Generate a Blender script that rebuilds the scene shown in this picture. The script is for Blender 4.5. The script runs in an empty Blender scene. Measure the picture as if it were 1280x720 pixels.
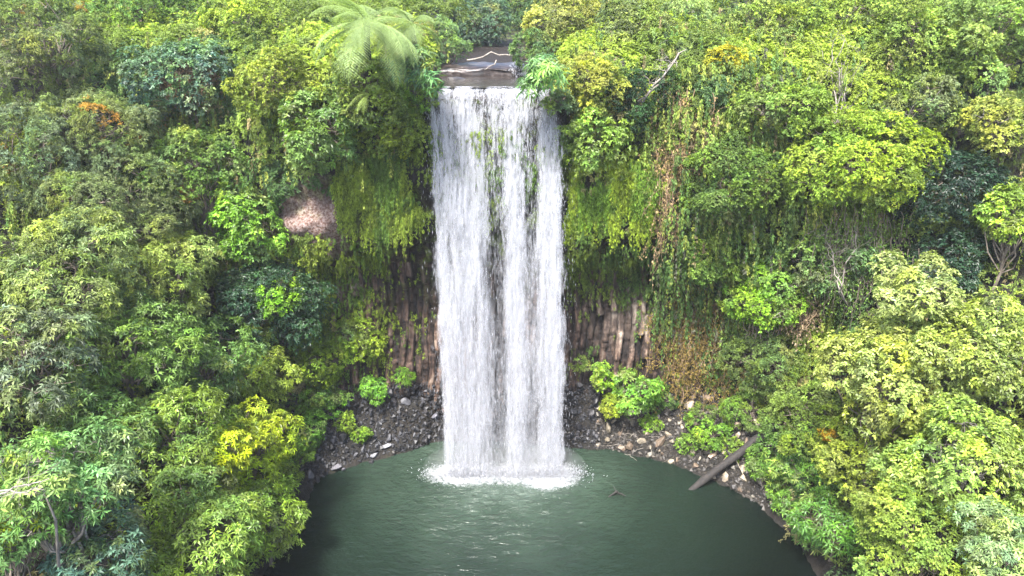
import bpy, bmesh, math, random
import numpy as np
from mathutils import Vector, Matrix
from mathutils.bvhtree import BVHTree

R = math.radians
rng = np.random.default_rng(7)
random.seed(7)
SC = bpy.context.scene
COL = SC.collection
PI = math.pi

# ------------------------------------------------------------------ camera
CAM = np.array([0.0, -29.9, 20.4]); PITCH = R(20); FPX = 900.0
cam_d = bpy.data.cameras.new('camera'); cam = bpy.data.objects.new('camera', cam_d)
COL.objects.link(cam); SC.camera = cam
cam.location = CAM; cam.rotation_euler = (R(90) - PITCH, 0, 0)
cam_d.sensor_width = 36; cam_d.lens = 36 * FPX / 1280; cam_d.clip_start = 0.3; cam_d.clip_end = 600
FWD = np.array([0, math.cos(PITCH), -math.sin(PITCH)]); UPV = np.array([0, math.sin(PITCH), math.cos(PITCH)])
RIGHT = np.array([1.0, 0, 0])
def ray(px, py): return RIGHT * ((px - 640) / FPX) + FWD + UPV * ((360 - py) / FPX)
def at_depth(px, py, d): return CAM + ray(px, py) * d
def on_z(px, py, z=0.0):
    d = ray(px, py); return CAM + d * ((z - CAM[2]) / d[2])

# ------------------------------------------------------------------ noise
def _h(ix, iy, iz, seed):
    h = (ix.astype(np.int64) * 73856093) ^ (iy.astype(np.int64) * 19349663) ^ (iz.astype(np.int64) * 83492791) ^ (seed * 2654435761)
    h = (h ^ (h >> 13)) * 1274126177 & 0xffffffff
    h = (h ^ (h >> 16)) * 2246822519 & 0xffffffff
    return ((h ^ (h >> 15)) & 0xffff) / 65535.0
def vnoise(p, s=1.0, seed=0):
    q = np.asarray(p, float) * s; i = np.floor(q).astype(np.int64); f = q - i; f = f * f * (3 - 2 * f)
    out = 0
    for a in (0, 1):
        for b in (0, 1):
            for c in (0, 1):
                w = (f[:, 0] if a else 1 - f[:, 0]) * (f[:, 1] if b else 1 - f[:, 1]) * (f[:, 2] if c else 1 - f[:, 2])
                out = out + w * _h(i[:, 0] + a, i[:, 1] + b, i[:, 2] + c, seed)
    return out * 2 - 1
def fbm(p, s=1.0, seed=0, o=4):
    t = 0; a = 1; n = 0
    for k in range(o):
        t = t + a * vnoise(p, s, seed + 17 * k); n += a; a *= .5; s *= 2.07
    return t / n
def sstep(a, b, x):
    t = np.clip((x - a) / (b - a), 0, 1); return t * t * (3 - 2 * t)

# ------------------------------------------------------------------ object helpers
def tag(o, label=None, cat=None, group=None, kind=None):
    if label: o['label'] = label
    if cat: o['category'] = cat
    if group: o['group'] = group
    if kind: o['kind'] = kind
    return o
def empty(name, loc, rz=0):
    o = bpy.data.objects.new(name, None); COL.objects.link(o); o.location = Vector(loc); o.rotation_euler.z = rz
    o.empty_display_size = .2
    return o
def link(name, me, mat=None, parent=None, color=None):
    o = bpy.data.objects.new(name, me); COL.objects.link(o)
    if mat is not None and not me.materials: me.materials.append(mat)
    if parent is not None:
        o.parent = parent; o.location = -Vector(parent.location) if parent.type == 'EMPTY' else (0, 0, 0)
    if color is not None: o.color = (*color, 1)
    return o
def np_mesh(name, V, F, tint=None, smooth=False):
    """V (n,3); F (m,k) faces of one size"""
    me = bpy.data.meshes.new(name); V = np.asarray(V, np.float32); F = np.asarray(F, np.int32)
    m, k = F.shape
    me.vertices.add(len(V)); me.vertices.foreach_set('co', V.ravel())
    me.loops.add(m * k); me.loops.foreach_set('vertex_index', F.ravel())
    me.polygons.add(m); me.polygons.foreach_set('loop_start', np.arange(0, m * k, k, dtype=np.int32))
    try: me.polygons.foreach_set('loop_total', np.full(m, k, np.int32))
    except Exception: pass
    if tint is not None:
        a = me.attributes.new('tint', 'FLOAT_VECTOR', 'FACE'); a.data.foreach_set('vector', np.asarray(tint, np.float32).ravel())
    me.polygons.foreach_set('use_smooth', np.full(m, smooth, bool))
    me.update(calc_edges=True); me.validate()
    return me

# ------------------------------------------------------------------ materials
def mat(name):
    m = bpy.data.materials.new(name); m.use_nodes = True; nt = m.node_tree; nt.nodes.clear()
    out = nt.nodes.new('ShaderNodeOutputMaterial')
    def N(t, **kw):
        n = nt.nodes.new(t)
        for k, v in kw.items():
            if k in n.inputs: n.inputs[k].default_value = v
            else: setattr(n, k, v)
        return n
    def L(a, b): nt.links.new(a, b)
    return m, out, N, L
def ramp(N, stops, interp='LINEAR'):
    r = N('ShaderNodeValToRGB'); cr = r.color_ramp; cr.interpolation = interp
    while len(cr.elements) < len(stops): cr.elements.new(.5)
    for e, (p, c) in zip(cr.elements, stops):
        e.position = p; e.color = (*c, 1) if len(c) == 3 else c
    return r
def g(v): return (v, v, v)

def leaf_material(name, trans=.42, rough=.55, spec=.2):
    m, out, N, L = mat(name)
    at = N('ShaderNodeAttribute', attribute_name='tint'); oi = N('ShaderNodeObjectInfo')
    mx = N('ShaderNodeMix', data_type='RGBA', blend_type='MULTIPLY'); mx.inputs[0].default_value = 1
    L(oi.outputs['Color'], mx.inputs[6]); L(at.outputs['Vector'], mx.inputs[7])
    p = N('ShaderNodeBsdfPrincipled', Roughness=rough); p.inputs['Specular IOR Level'].default_value = spec
    L(mx.outputs[2], p.inputs['Base Color'])
    t = N('ShaderNodeBsdfTranslucent')
    m2 = N('ShaderNodeMix', data_type='RGBA', blend_type='MULTIPLY'); m2.inputs[0].default_value = 1
    m2.inputs[7].default_value = (1.25, 1.3, .7, 1)
    L(mx.outputs[2], m2.inputs[6]); L(m2.outputs[2], t.inputs[0])
    s = N('ShaderNodeMixShader'); s.inputs[0].default_value = trans
    L(p.outputs[0], s.inputs[1]); L(t.outputs[0], s.inputs[2]); L(s.outputs[0], out.inputs[0])
    return m
LEAF = leaf_material('leaf'); GLOSSY = leaf_material('glossy_leaf', .36, .42, .3)

def bark_material(name, c1, c2):
    m, out, N, L = mat(name)
    tc = N('ShaderNodeTexCoord'); mp = N('ShaderNodeMapping'); mp.inputs['Scale'].default_value = (3, 3, .8)
    L(tc.outputs['Object'], mp.inputs[0])
    n = N('ShaderNodeTexNoise', Scale=3.0, Detail=6.0, Roughness=.65); L(mp.outputs[0], n.inputs['Vector'])
    r = ramp(N, [(.35, c1), (.65, c2)]); L(n.outputs['Fac'], r.inputs[0])
    p = N('ShaderNodeBsdfPrincipled', Roughness=.85); L(r.outputs[0], p.inputs['Base Color'])
    b = N('ShaderNodeBump', Strength=.6, Distance=.03); L(n.outputs['Fac'], b.inputs['Height']); L(b.outputs[0], p.inputs['Normal'])
    L(p.outputs[0], out.inputs[0]); return m
BARK = bark_material('bark', (.05, .04, .028), (.16, .13, .10))
PALE = bark_material('pale_bark', (.08, .07, .06), (.22, .195, .165))
DRY = bark_material('dry_vine', (.09, .055, .03), (.22, .15, .09))
DARKWOOD = bark_material('wet_wood', (.003, .0025, .002), (.018, .014, .012))

# ------------------------------------------------------------------ terrain (one sheet round the pool)
def cliff(S, a, wb, top=19.4, nose=1.8, base=3.0):
    return (S, a, [(-1.6, -1.6), (0, -.25), (wb * .5, base * .42), (wb, base), (wb + .25, 6.3), (wb + .35, 9.9), (wb - nose, 11.2), (wb - nose - .15, 14.6),
                   (wb - nose + .3, 18.0), (wb + .9, top), (wb + 10, top + 1.2), (wb + 38, top + 6), (wb + 110, top + 24)])
def falls(S, a, wb, lip):
    return (S, a, [(-1.6, -1.6), (0, -.25), (wb * .5, .5), (wb, 1.2), (wb + .2, 6.3), (wb + .2, 9.9), (wb + (lip - wb) * .55, 11.4), (lip + .3, 14.6),
                   (lip + .05, 17.5), (lip + .5, 17.74), (lip + 8.5, 17.8), (lip + 27, 19.6), (lip + 110, 42)])
def side(S, a, k=1.0):
    return (S, a, [(-1.6, -1.6), (0, -.25), (.9, .7), (2.6, 2.8), (4.6 * k, 5.4), (7.2 * k, 8.4), (9.2 * k, 10.4), (12.4 * k, 13.6), (16 * k, 16.8), (20 * k, 19), (32 * k, 22), (60, 28), (120, 42)])
def front(S, a):
    return (S, a, [(-1.6, -1.4), (0, -.25), (1, .3), (3, .8), (5, 1.2), (7, 1.8), (9, 2.4), (12, 3.2), (16, 4), (20, 5), (32, 8), (60, 12), (120, 22)])
def mixs(A, B, t, S=None, a=None):
    return (S or A[0], a if a is not None else A[1], [(p[0] * (1 - t) + q[0] * t, p[1] * (1 - t) + q[1] * t) for p, q in zip(A[2], B[2])])
st = []
st.append(front((-3, -28), 250))
st.append(mixs(front((-7.5, -23), 205), side((0, 0), 0), .5))
st.append(side((-9.5, -15), 181))
st.append(side((-9.3, -7), 174))
st.append(side((-9.3, -3.6), 160))
st.append(mixs(side((-9.3, -.9), 138), cliff((0, 0), 0, 4.2), .55))
st.append(cliff((-7.9, .5), 108, 2.7))
st.append(cliff((-6.2, 1.4), 95, 1.9))
st.append(cliff((-4.8, 2.2), 90, 1.2))
st.append(falls((-3.7, 2.5), 90, .8, -1.65))
st.append(falls((-.8, 2.7), 90, .7, -1.85))
st.append(falls((2.0, 2.5), 90, .8, -1.65))
st.append(cliff((2.9, 2.2), 90, 1.3))
st.append(cliff((5.2, 1.8), 88, 1.7))
st.append(cliff((7.8, .7), 80, 2.6))
st.append(cliff((9.6, -.9), 66, 3.8, nose=1.0))
st.append(mixs(cliff((0, 0), 0, 4.5, nose=.6), side((11.0, -2.8), 40), .35, (11.0, -2.8), 40))
st.append(mixs(cliff((0, 0), 0, 4.5, nose=.6), side((12.0, -5.2), 18), .75, (12.0, -5.2), 18))
st.append(side((12.1, -8), 6))
st.append(side((11.6, -15), -4))
st.append(mixs(front((9.5, -23), -28), side((0, 0), 0), .5))
st.append(front((4, -28), -65))
st.append(st[0])
prof = np.array([[(s[0][0] + math.cos(R(s[1])) * q[0], s[0][1] + math.sin(R(s[1])) * q[0], q[1]) for q in s[2]] for s in st])   # (ns, 13, 3)
ns = len(st)
# u samples: denser round the back
seglen = np.array([np.linalg.norm(prof[i + 1, 6, :2] - prof[i, 6, :2]) for i in range(ns - 1)]) + .4
dens = np.array([19 if 5 <= i <= 15 else 9 if 4 <= i <= 17 else 3 for i in range(ns - 1)])
us = []
for i in range(ns - 1):
    n = max(6, int(seglen[i] * dens[i])); us.append(i + np.arange(n) / n)
us = np.concatenate(us)
vn = [4, 6, 14, 40, 44, 18, 24, 26, 14, 30, 30, 24]
vs = np.concatenate([i + np.arange(n) / n for i, n in enumerate(vn)] + [[12.0]])
def lerp_axis(A, t, axis):
    i = np.minimum(np.floor(t).astype(int), A.shape[axis] - 2); f = t - i
    a = np.take(A, i, axis); b = np.take(A, i + 1, axis)
    sh = [1] * A.ndim; sh[axis] = -1; f = f.reshape(sh); return a * (1 - f) + b * f
G = lerp_axis(lerp_axis(prof, us, 0), vs, 1)
NU, NV = G.shape[:2]
def smooth_u(A, n):
    for _ in range(n): A = .25 * np.roll(A, 1, 0) + .5 * A + .25 * np.roll(A, -1, 0)
    return A
def smooth_v(A, n):
    for _ in range(n):
        B = A.copy(); B[:, 1:-1] = .25 * A[:, :-2] + .5 * A[:, 1:-1] + .25 * A[:, 2:]; A = B
    return A
G = smooth_v(smooth_u(G, 45), 5)
def grid_normals(A):
    du = np.roll(A, -1, 0) - np.roll(A, 1, 0); dv = np.empty_like(A); dv[:, 1:-1] = A[:, 2:] - A[:, :-2]; dv[:, 0] = A[:, 1] - A[:, 0]; dv[:, -1] = A[:, -1] - A[:, -2]
    n = np.cross(du, dv); n /= np.linalg.norm(n, axis=2, keepdims=True) + 1e-9; return n
Nn = grid_normals(G)
if Nn[:, -5, 2].mean() < 0: Nn = -Nn
flat = G.reshape(-1, 3); VV = np.broadcast_to(vs, (NU, NV)).reshape(-1); UU = np.repeat(us, NV)
# arc position along the wall in metres
arc = np.concatenate([[0], np.cumsum(np.linalg.norm(np.diff(G[:, 64], axis=0), axis=1))]); AR = np.repeat(arc, NV)
infalls = sstep(8.4, 9.0, UU) * (1 - sstep(11.0, 11.6, UU))
wall = sstep(2.6, 3.0, VV) * (1 - sstep(5.3, 6.0, VV)) * sstep(4.6, 5.4, UU) * (1 - sstep(14.3, 15.0, UU))
# basalt columns on the lower wall
cw = .36; wob = AR + .18 * fbm(flat, .5, 3, 2) + .12 * np.sin(flat[:, 2] * .6)
ci = np.floor(wob / cw); cf = wob / cw - ci
chd = _h(ci.astype(int), ci.astype(int) * 0, np.floor(flat[:, 2] / 2.3 + 3 * _h(ci.astype(int), ci.astype(int) * 0, ci.astype(int) * 0, 5)).astype(int), 9)
ch2 = _h(ci.astype(int), ci.astype(int) * 0 + 3, np.floor(flat[:, 2] / .8 + 7 * _h(ci.astype(int), ci.astype(int) * 0, ci.astype(int) * 0, 6)).astype(int), 19)
colm = wall * ((.22 * (1 - np.abs(2 * cf - 1) ** 8)) + .62 * chd - .25 + .16 * ch2)
column_tone = np.where(wall > .3, .35 + 1.3 * chd ** 1.5 + .7 * ch2 ** 2, 1.0) * (1 - .8 * wall * np.abs(2 * cf - 1) ** 6)
rimflat = infalls * sstep(7.9, 8.2, VV) * (1 - sstep(10.7, 11.1, VV))
big = fbm(flat, .28, 1, 4) * .9 + fbm(flat, 1.1, 2, 4) * .38
amp = np.where(VV < 8.5, .75, 1.3) * (1 - rimflat) * (1 - .55 * infalls) * sstep(.3, 1.5, VV)
disp = big * amp * (1 - .6 * wall) + colm + fbm(flat, 3.1, 6, 3) * .14 * (1 - rimflat)
# ledges on the upper wall
disp += (1 - wall) * .22 * np.sin(flat[:, 2] * 3.3 + 2 * fbm(flat, .4, 8, 2)) * sstep(5.6, 6.3, VV) * (1 - sstep(7.8, 8.4, VV)) * (1 - infalls * .5)
far_amp = sstep(9.5, 11.5, VV) * fbm(flat, .06, 12, 3) * 2.0 * (1 - rimflat)
P = flat + Nn.reshape(-1, 3) * (disp * .8)[:, None]; P[:, 2] += far_amp
# pink bare face bulges out a little on the left
d_p = np.linalg.norm((P - np.array([-9.0, .9, 12.2])) / np.array([1.5, 2.2, 1.6]), axis=1)
P += np.array([.1, -.3, 0]) * np.clip(1 - d_p, 0, 1)[:, None]
GP = P.reshape(NU, NV, 3); GN = grid_normals(GP)
if GN[:, -5, 2].mean() < 0: GN = -GN
idx = np.arange(NU * NV).reshape(NU, NV); nx = np.roll(idx, -1, 0)
F = np.stack([idx[:, :-1], nx[:, :-1], nx[:, 1:], idx[:, 1:]], -1).reshape(-1, 4)
me = np_mesh('ground', P, F, smooth=True)
# colour masks live as point attributes: bare rock kind and moss
xs, ys, zs = P.T
pink = np.clip(1.35 - np.linalg.norm((P - np.array([-9.2, .6, 11.7])) / np.array([2.2, 2.6, 2.4]), axis=1) + .25 * fbm(P, 1.5, 31, 3), 0, 1)
pale = np.clip(1.1 - np.linalg.norm((P - np.array([6.0, 3.2, 6.7])) / np.array([2.6, 3, 1.9]), axis=1), 0, 1) + np.clip(1.1 - np.linalg.norm((P - np.array([-8.0, 3.2, 8.6])) / np.array([.9, 3, 2.0]), axis=1), 0, 1)
for nm, val in (('rock_pink', pink), ('rock_pale', pale), ('rock_wall', wall), ('river_bed', rimflat), ('column_tone', column_tone)):
    a = me.attributes.new(nm, 'FLOAT', 'POINT'); a.data.foreach_set('value', val.astype(np.float32))

m, out, N, L = mat('ground_rock')
geo = N('ShaderNodeNewGeometry'); tc = N('ShaderNodeTexCoord')
mp = N('ShaderNodeMapping'); mp.inputs['Scale'].default_value = (1.6, 1.6, .35); L(tc.outputs['Object'], mp.inputs[0])
n1 = N('ShaderNodeTexNoise', Scale=2.2, Detail=8.0, Roughness=.68); L(mp.outputs[0], n1.inputs['Vector'])
n2 = N('ShaderNodeTexNoise', Scale=1.1, Detail=8.0, Roughness=.7); L(tc.outputs['Object'], n2.inputs['Vector'])
n3 = N('ShaderNodeTexNoise', Scale=9.0, Detail=8.0, Roughness=.7); L(tc.outputs['Object'], n3.inputs['Vector'])
rock = ramp(N, [(.32, (.004, .0035, .0035)), (.46, (.018, .012, .010)), (.56, (.05, .030, .021)), (.70, (.12, .095, .075))]); L(n1.outputs['Fac'], rock.inputs[0])
soil = ramp(N, [(.35, (.005, .005, .004)), (.6, (.016, .013, .010)), (.75, (.03, .035, .012))]); L(n2.outputs['Fac'], soil.inputs[0])
pinkc = ramp(N, [(.36, (.035, .018, .013)), (.44, (.12, .062, .046)), (.52, (.19, .135, .12)), (.64, (.27, .225, .21))]); L(n3.outputs['Fac'], pinkc.inputs[0])
palec = ramp(N, [(.3, (.03, .025, .02)), (.5, (.06, .042, .032)), (.68, (.22, .185, .15))]); L(n1.outputs['Fac'], palec.inputs[0])
mossc = ramp(N, [(.3, (.02, .03, .008)), (.55, (.07, .10, .014)), (.75, (.14, .17, .02))]); L(n3.outputs['Fac'], mossc.inputs[0])
def mixc(f, a, b):
    x = N('ShaderNodeMix', data_type='RGBA'); L(f, x.inputs[0]); L(a, x.inputs[6]); L(b, x.inputs[7]); return x.outputs[2]
def attr(nm): return N('ShaderNodeAttribute', attribute_name=nm).outputs['Fac']
c = mixc(attr('rock_wall'), soil.outputs[0], rock.outputs[0])
ms = ramp(N, [(.50, g(0)), (.60, g(1))]); L(n2.outputs['Fac'], ms.inputs[0])
sep = N('ShaderNodeSeparateXYZ'); L(tc.outputs['Object'], sep.inputs[0])
hz = N('ShaderNodeMapRange'); hz.inputs[1].default_value = 7; hz.inputs[2].default_value = 11.5; L(sep.outputs[2], hz.inputs[0])
mm = N('ShaderNodeMath', operation='MULTIPLY'); L(ms.outputs[0], mm.inputs[0]); L(hz.outputs[0], mm.inputs[1])
c = mixc(mm.outputs[0], c, mossc.outputs[0])
c = mixc(attr('rock_pale'), c, palec.outputs[0])
tn_ = N('ShaderNodeMix', data_type='RGBA', blend_type='MULTIPLY'); tn_.inputs[0].default_value = 1; L(c, tn_.inputs[6]); L(attr('column_tone'), tn_.inputs[7]); c = tn_.outputs[2]; c = mixc(attr('rock_pink'), c, pinkc.outputs[0])
bed = ramp(N, [(.35, (.003, .0025, .002)), (.55, (.014, .009, .007)), (.7, (.04, .03, .024))]); L(n3.outputs['Fac'], bed.inputs[0]); c = mixc(attr('river_bed'), c, bed.outputs[0])
p = N('ShaderNodeBsdfPrincipled', Roughness=.6); p.inputs['Specular IOR Level'].default_value = .25; L(c, p.inputs['Base Color'])
b1 = N('ShaderNodeBump', Strength=.9, Distance=.12); L(n1.outputs['Fac'], b1.inputs['Height'])
b2 = N('ShaderNodeBump', Strength=.9, Distance=.12); L(n3.outputs['Fac'], b2.inputs['Height']); L(b1.outputs[0], b2.inputs['Normal']); L(b2.outputs[0], p.inputs['Normal'])
L(p.outputs[0], out.inputs[0])
tag(link('ground', me, m), kind='structure')
BVH = BVHTree.FromPolygons([tuple(v) for v in P.tolist()], [tuple(f) for f in F.tolist()])

# ------------------------------------------------------------------ foliage generators
def frames(Nv):
    a = np.where(np.abs(Nv[:, 2:3]) < .9, np.array([[0, 0, 1.0]]), np.array([[1.0, 0, 0]]))
    T = np.cross(a, Nv); T /= np.linalg.norm(T, axis=1, keepdims=True) + 1e-9
    return T, np.cross(Nv, T)
def leaves(Pt, Nv, L_, k, wr, tint, tilt=(50, 95), droop=.35, rg=rng, spread=.10, fold=.10):
    """k leaves round each point Pt, about the direction Nv; L_ leaf length per point"""
    n = len(Pt); Nv = Nv / (np.linalg.norm(Nv, axis=1, keepdims=True) + 1e-9)
    T, B = frames(Nv); az = (np.arange(k)[None] + rg.random((n, 1)) + .5 * rg.random((n, k))) * 2 * PI / k
    tl = R(1) * (tilt[0] + (tilt[1] - tilt[0]) * rg.random((n, k)))
    ct, s_ = np.cos(tl)[..., None], np.sin(tl)[..., None]
    D = ct * Nv[:, None] + s_ * (np.cos(az)[..., None] * T[:, None] + np.sin(az)[..., None] * B[:, None])
    D[..., 2] -= droop * rg.random((n, k)); D /= np.linalg.norm(D, axis=2, keepdims=True) + 1e-9
    up = np.cross(D, np.cross(Nv[:, None] + .35 * rg.normal(size=(n, k, 3)), D)); up /= np.linalg.norm(up, axis=2, keepdims=True) + 1e-9
    S = np.cross(D, up); LL = (np.asarray(L_).reshape(-1, 1) * (.65 + .6 * rg.random((n, k))))[..., None]
    O = Pt[:, None] + spread * LL * rg.normal(size=(n, k, 3))
    W = LL * wr * .5
    v0 = O; v1 = O + D * LL * .48 + S * W + up * fold * LL; v2 = O + D * LL - np.array([0, 0, 1]) * .12 * LL; v3 = O + D * LL * .48 - S * W + up * fold * LL
    V = np.stack([v0, v1, v2, v3], 2).reshape(-1, 3); Fq = np.arange(len(V)).reshape(-1, 4)
    tn = np.repeat(tint, k, 0) * (.85 + .80 * rg.random((n * k, 1)))
    return V, Fq, tn
def shell(C, r, dirb, L_, cover, rg=rng, rough=.42, lo=-.35, seed=0, cull=True):
    """points on the leafy skin of lumps C (m,3) with radii r, those within other lumps dropped"""
    area = 4 * PI * r ** 2 * (1 - lo) / 2
    cnt = np.maximum(3, (area * cover / L_ ** 2)).astype(int); own = np.repeat(np.arange(len(C)), cnt); n = len(own)
    d = rg.normal(size=(n, 3)); d /= np.linalg.norm(d, axis=1, keepdims=True)
    dot = (d * dirb[own]).sum(1); flip = dot < lo * (.6 + .8 * rg.random(n)); d[flip] -= 2 * dot[flip, None] * dirb[own][flip]
    stray = np.where(rg.random(n) < .09, 1 + .38 * rg.random(n), 1.0)
    Pn = C[own] + d * stray[:, None] * (r[own] * (1 + rough * fbm(d * r[own, None] + C[own], 1.6, seed, 2) * 1.6 - .10 * np.abs(rg.normal(size=n))))[:, None]
    keep = np.ones(n, bool)
    if cull:
        for j in range(len(C)):
            q = np.linalg.norm(Pn - C[j], axis=1) < r[j] * .80; q &= own != j; keep &= ~q
    keep &= fbm(Pn, 1.1 / max(.4, L_ * 5), seed + 5, 2) > -.34
    return Pn[keep], d[keep], own[keep]

# leaf styles: leaf length, leaves per sprig, width ratio, tilt, droop
STY = {
    'rosette': dict(L=.20, k=8, w=.30, tilt=(55, 100), droop=.45, cover=.42, mat='g'),
    'broad':   dict(L=.155, k=6, w=.48, tilt=(50, 95), droop=.35, cover=.42, mat='g'),
    'small':   dict(L=.112, k=6, w=.55, tilt=(30, 100), droop=.25, cover=.40, mat='l'),
    'fine':    dict(L=.14, k=8, w=.30, tilt=(40, 110), droop=.5, cover=.36, mat='l'),
    'long':    dict(L=.28, k=7, w=.20, tilt=(40, 100), droop=.8, cover=.5, mat='g'),
}
def tube(pts, rad, sides=6):
    pts = np.asarray(pts, float); n = len(pts); rad = np.broadcast_to(np.asarray(rad, float), (n,))
    d = np.gradient(pts, axis=0); d /= np.linalg.norm(d, axis=1, keepdims=True) + 1e-9
    T, B = frames(d); a = np.arange(sides) * 2 * PI / sides
    V = pts[:, None] + rad[:, None, None] * (np.cos(a)[None, :, None] * T[:, None] + np.sin(a)[None, :, None] * B[:, None])
    i = np.arange(n * sides).reshape(n, sides); j = np.roll(i, -1, 1)
    return V.reshape(-1, 3), np.stack([i[:-1], j[:-1], j[1:], i[1:]], -1).reshape(-1, 4)
class MB:
    def __init__(s): s.V = []; s.F = []; s.T = []; s.n = 0
    def add(s, V, F, T=None):
        s.V.append(V); s.F.append(F + s.n); s.n += len(V)
        if T is not None: s.T.append(T)
    def mesh(s, name, smooth=False):
        return np_mesh(name, np.concatenate(s.V), np.concatenate(s.F), np.concatenate(s.T) if s.T else None, smooth)
def limb(a, b, sag=.0, wig=.12, n=7, rg=rng):
    a = np.asarray(a, float); b = np.asarray(b, float); t = np.linspace(0, 1, n)[:, None]; L_ = np.linalg.norm(b - a)
    w = rg.normal(size=(n, 3)) * wig * L_ / n * 1.2; w[0] = 0; w = np.cumsum(w, 0); w -= t * w[-1]
    p = a + (b - a) * t + w; p[:, 2] += sag * L_ * np.sin(t[:, 0] * PI); return p

def tree(px, py, rpx, style, color, label, name='tree', cat='tree', k=.6, lumps=None, flat_=.85, bark=BARK, yellow=.15, orange=0., dead=0., group=None,
         depth=None, trunk=True, seed=None, Lm=1.0, trunkshow=None, radius=None, wide=1.0, spread_=1.0):
    if rpx > 40: rpx = rpx * 1.12
    sd = seed if seed is not None else int(px * 7 + py * 13); rg = np.random.default_rng(sd)
    d = ray(px, py); dn = Vector(d).normalized()
    hit = BVH.ray_cast(Vector(CAM), dn)
    dist = hit[3] if hit[0] is not None else 60.0
    dp = dist / np.linalg.norm(d)
    if depth is not None: dp = depth
    Rr = radius or rpx * dp / FPX
    if depth is None: dp = (dist - k * Rr) / np.linalg.norm(d); Rr = rpx * dp / FPX if radius is None else Rr
    C = CAM + d * dp
    near = BVH.find_nearest(Vector(C)); nrm = np.array(near[1]); 
    if np.dot(nrm, C - np.array(near[0])) < 0: nrm = -nrm
    s = STY[style]; L_ = s['L'] * Lm
    nl = lumps or int(14 + Rr * 8)
    q = rg.normal(size=(nl * 3, 3)); q /= np.linalg.norm(q, axis=1, keepdims=True); q *= (rg.random((nl * 3, 1)) ** .45) * .74
    q = q[q[:, 2] > -.62][:nl]; nl = len(q)
    lr = Rr * (.24 + .22 * rg.random(nl)) * (1.05 if Rr < 2 else .92)
    LC = C + q * Rr * np.array([wide, 1, flat_])
    sub = rg.normal(size=(nl * 3, 3)); sub /= np.linalg.norm(sub, axis=1, keepdims=True); sub[:, 2] = np.abs(sub[:, 2]) * .8 - .1
    LCs = np.repeat(LC, 3, 0) + sub * np.repeat(lr, 3)[:, None] * .85; lrs = np.repeat(lr, 3) * (.35 + .3 * rg.random(nl * 3))
    LC = np.concatenate([LC, LCs]); lr = np.concatenate([lr * .86, lrs]); q = np.concatenate([q, np.repeat(q, 3, 0)]); nl0 = nl; nl = len(LC)
    db = q * .8 + np.array([0, 0, .75]) + nrm * .3; db /= np.linalg.norm(db, axis=1, keepdims=True)
    Pn, dd, own = shell(LC, lr, db, L_, s['cover'] * spread_ * 1.5, rg, seed=sd % 97, lo=-.55)
    LC0, lr0 = LC, lr
    lt = (.72 + .56 * rg.random((nl, 1))) * np.ones((1, 3)); yl = rg.random(nl) < yellow * 2
    lt[yl] *= np.array([1.16, 1.14, .8]); gr = rg.random(nl) < .3; lt[gr] *= np.array([.85, .95, 1.1])
    tn = lt[own] * (.55 + .85 * rg.random((len(own), 1)) ** 1.3)
    cb = np.array(color)
    for tc_, th_, s_d in () if max(color) < .06 else (((.075, .125, .028), .10, 3), ((.15, .18, .035), .12, 7), ((.11, .12, .055), .22, 9)):
        mk = sstep(th_, th_ + .35, fbm(Pn, .75 / max(.6, Rr * .4), sd % 31 + s_d, 3))[:, None] * .55
        tn = tn * (1 - mk) + tn * (np.array(tc_) / cb) * mk
    f = fbm(Pn, .9, sd % 51, 2); yy = f > (.55 - yellow); tn[yy] *= np.array([1.15, 1.14, .8])
    if orange > 0:
        oo = fbm(Pn, .8, sd % 41 + 3, 2) > (.62 - orange); tn[oo] = tn[oo] * np.array([1.75, .8, .5])
    nv = dd * .75 + np.array([0, 0, .65])
    V, Fq, tt = leaves(Pn, nv, np.full(len(Pn), L_), s['k'], s['w'], tn, s['tilt'], s['droop'], rg)
    # loose leaves deeper inside, so the crown is not hollow
    base = C - nrm * 0
    down = BVH.ray_cast(Vector(C), Vector((0, 0, -1)), 3.0 * Rr + 3) if k > .55 or depth is not None else (None,)
    bs = np.array(down[0]) if down[0] is not None else np.array(near[0])
    if np.linalg.norm(bs - C) > 2.6 * Rr + 1.5: bs = np.array(near[0])
    root = empty(name, bs)
    tag(root, label, cat, group)
    w = MB(); r0 = (.022 * Rr + .03) * (1.5 if bark is PALE else 1)
    fork = bs + (C - bs) * .55 + rg.normal(size=3) * .08 * Rr
    tp = limb(bs - (C - bs) * .03, fork, n=6, rg=rg, wig=.2); w.add(*tube(tp, np.linspace(r0 * 1.25, r0 * .8, 6), 7))
    for j in range(nl0):
        st_ = tp[int(rg.integers(3, 6))]; w.add(*tube(limb(st_, LC[j] + np.array([0, 0, lr[j] * .3]), n=6, rg=rg, wig=.35, sag=.06), np.linspace(r0 * .55, r0 * .12, 6), 5))
        for _ in range(3):
            e = rg.normal(size=3); e /= np.linalg.norm(e); e[2] = abs(e[2]) * .7
            w.add(*tube(limb(LC[j], LC[j] + e * lr[j] * .95, n=4, rg=rg, wig=.3), np.linspace(r0 * .2, r0 * .05, 4), 4))
    tw = w
    link('crown', np_mesh('crown', V, Fq, tt), GLOSSY if s['mat'] == 'g' else LEAF, root, color)
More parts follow.
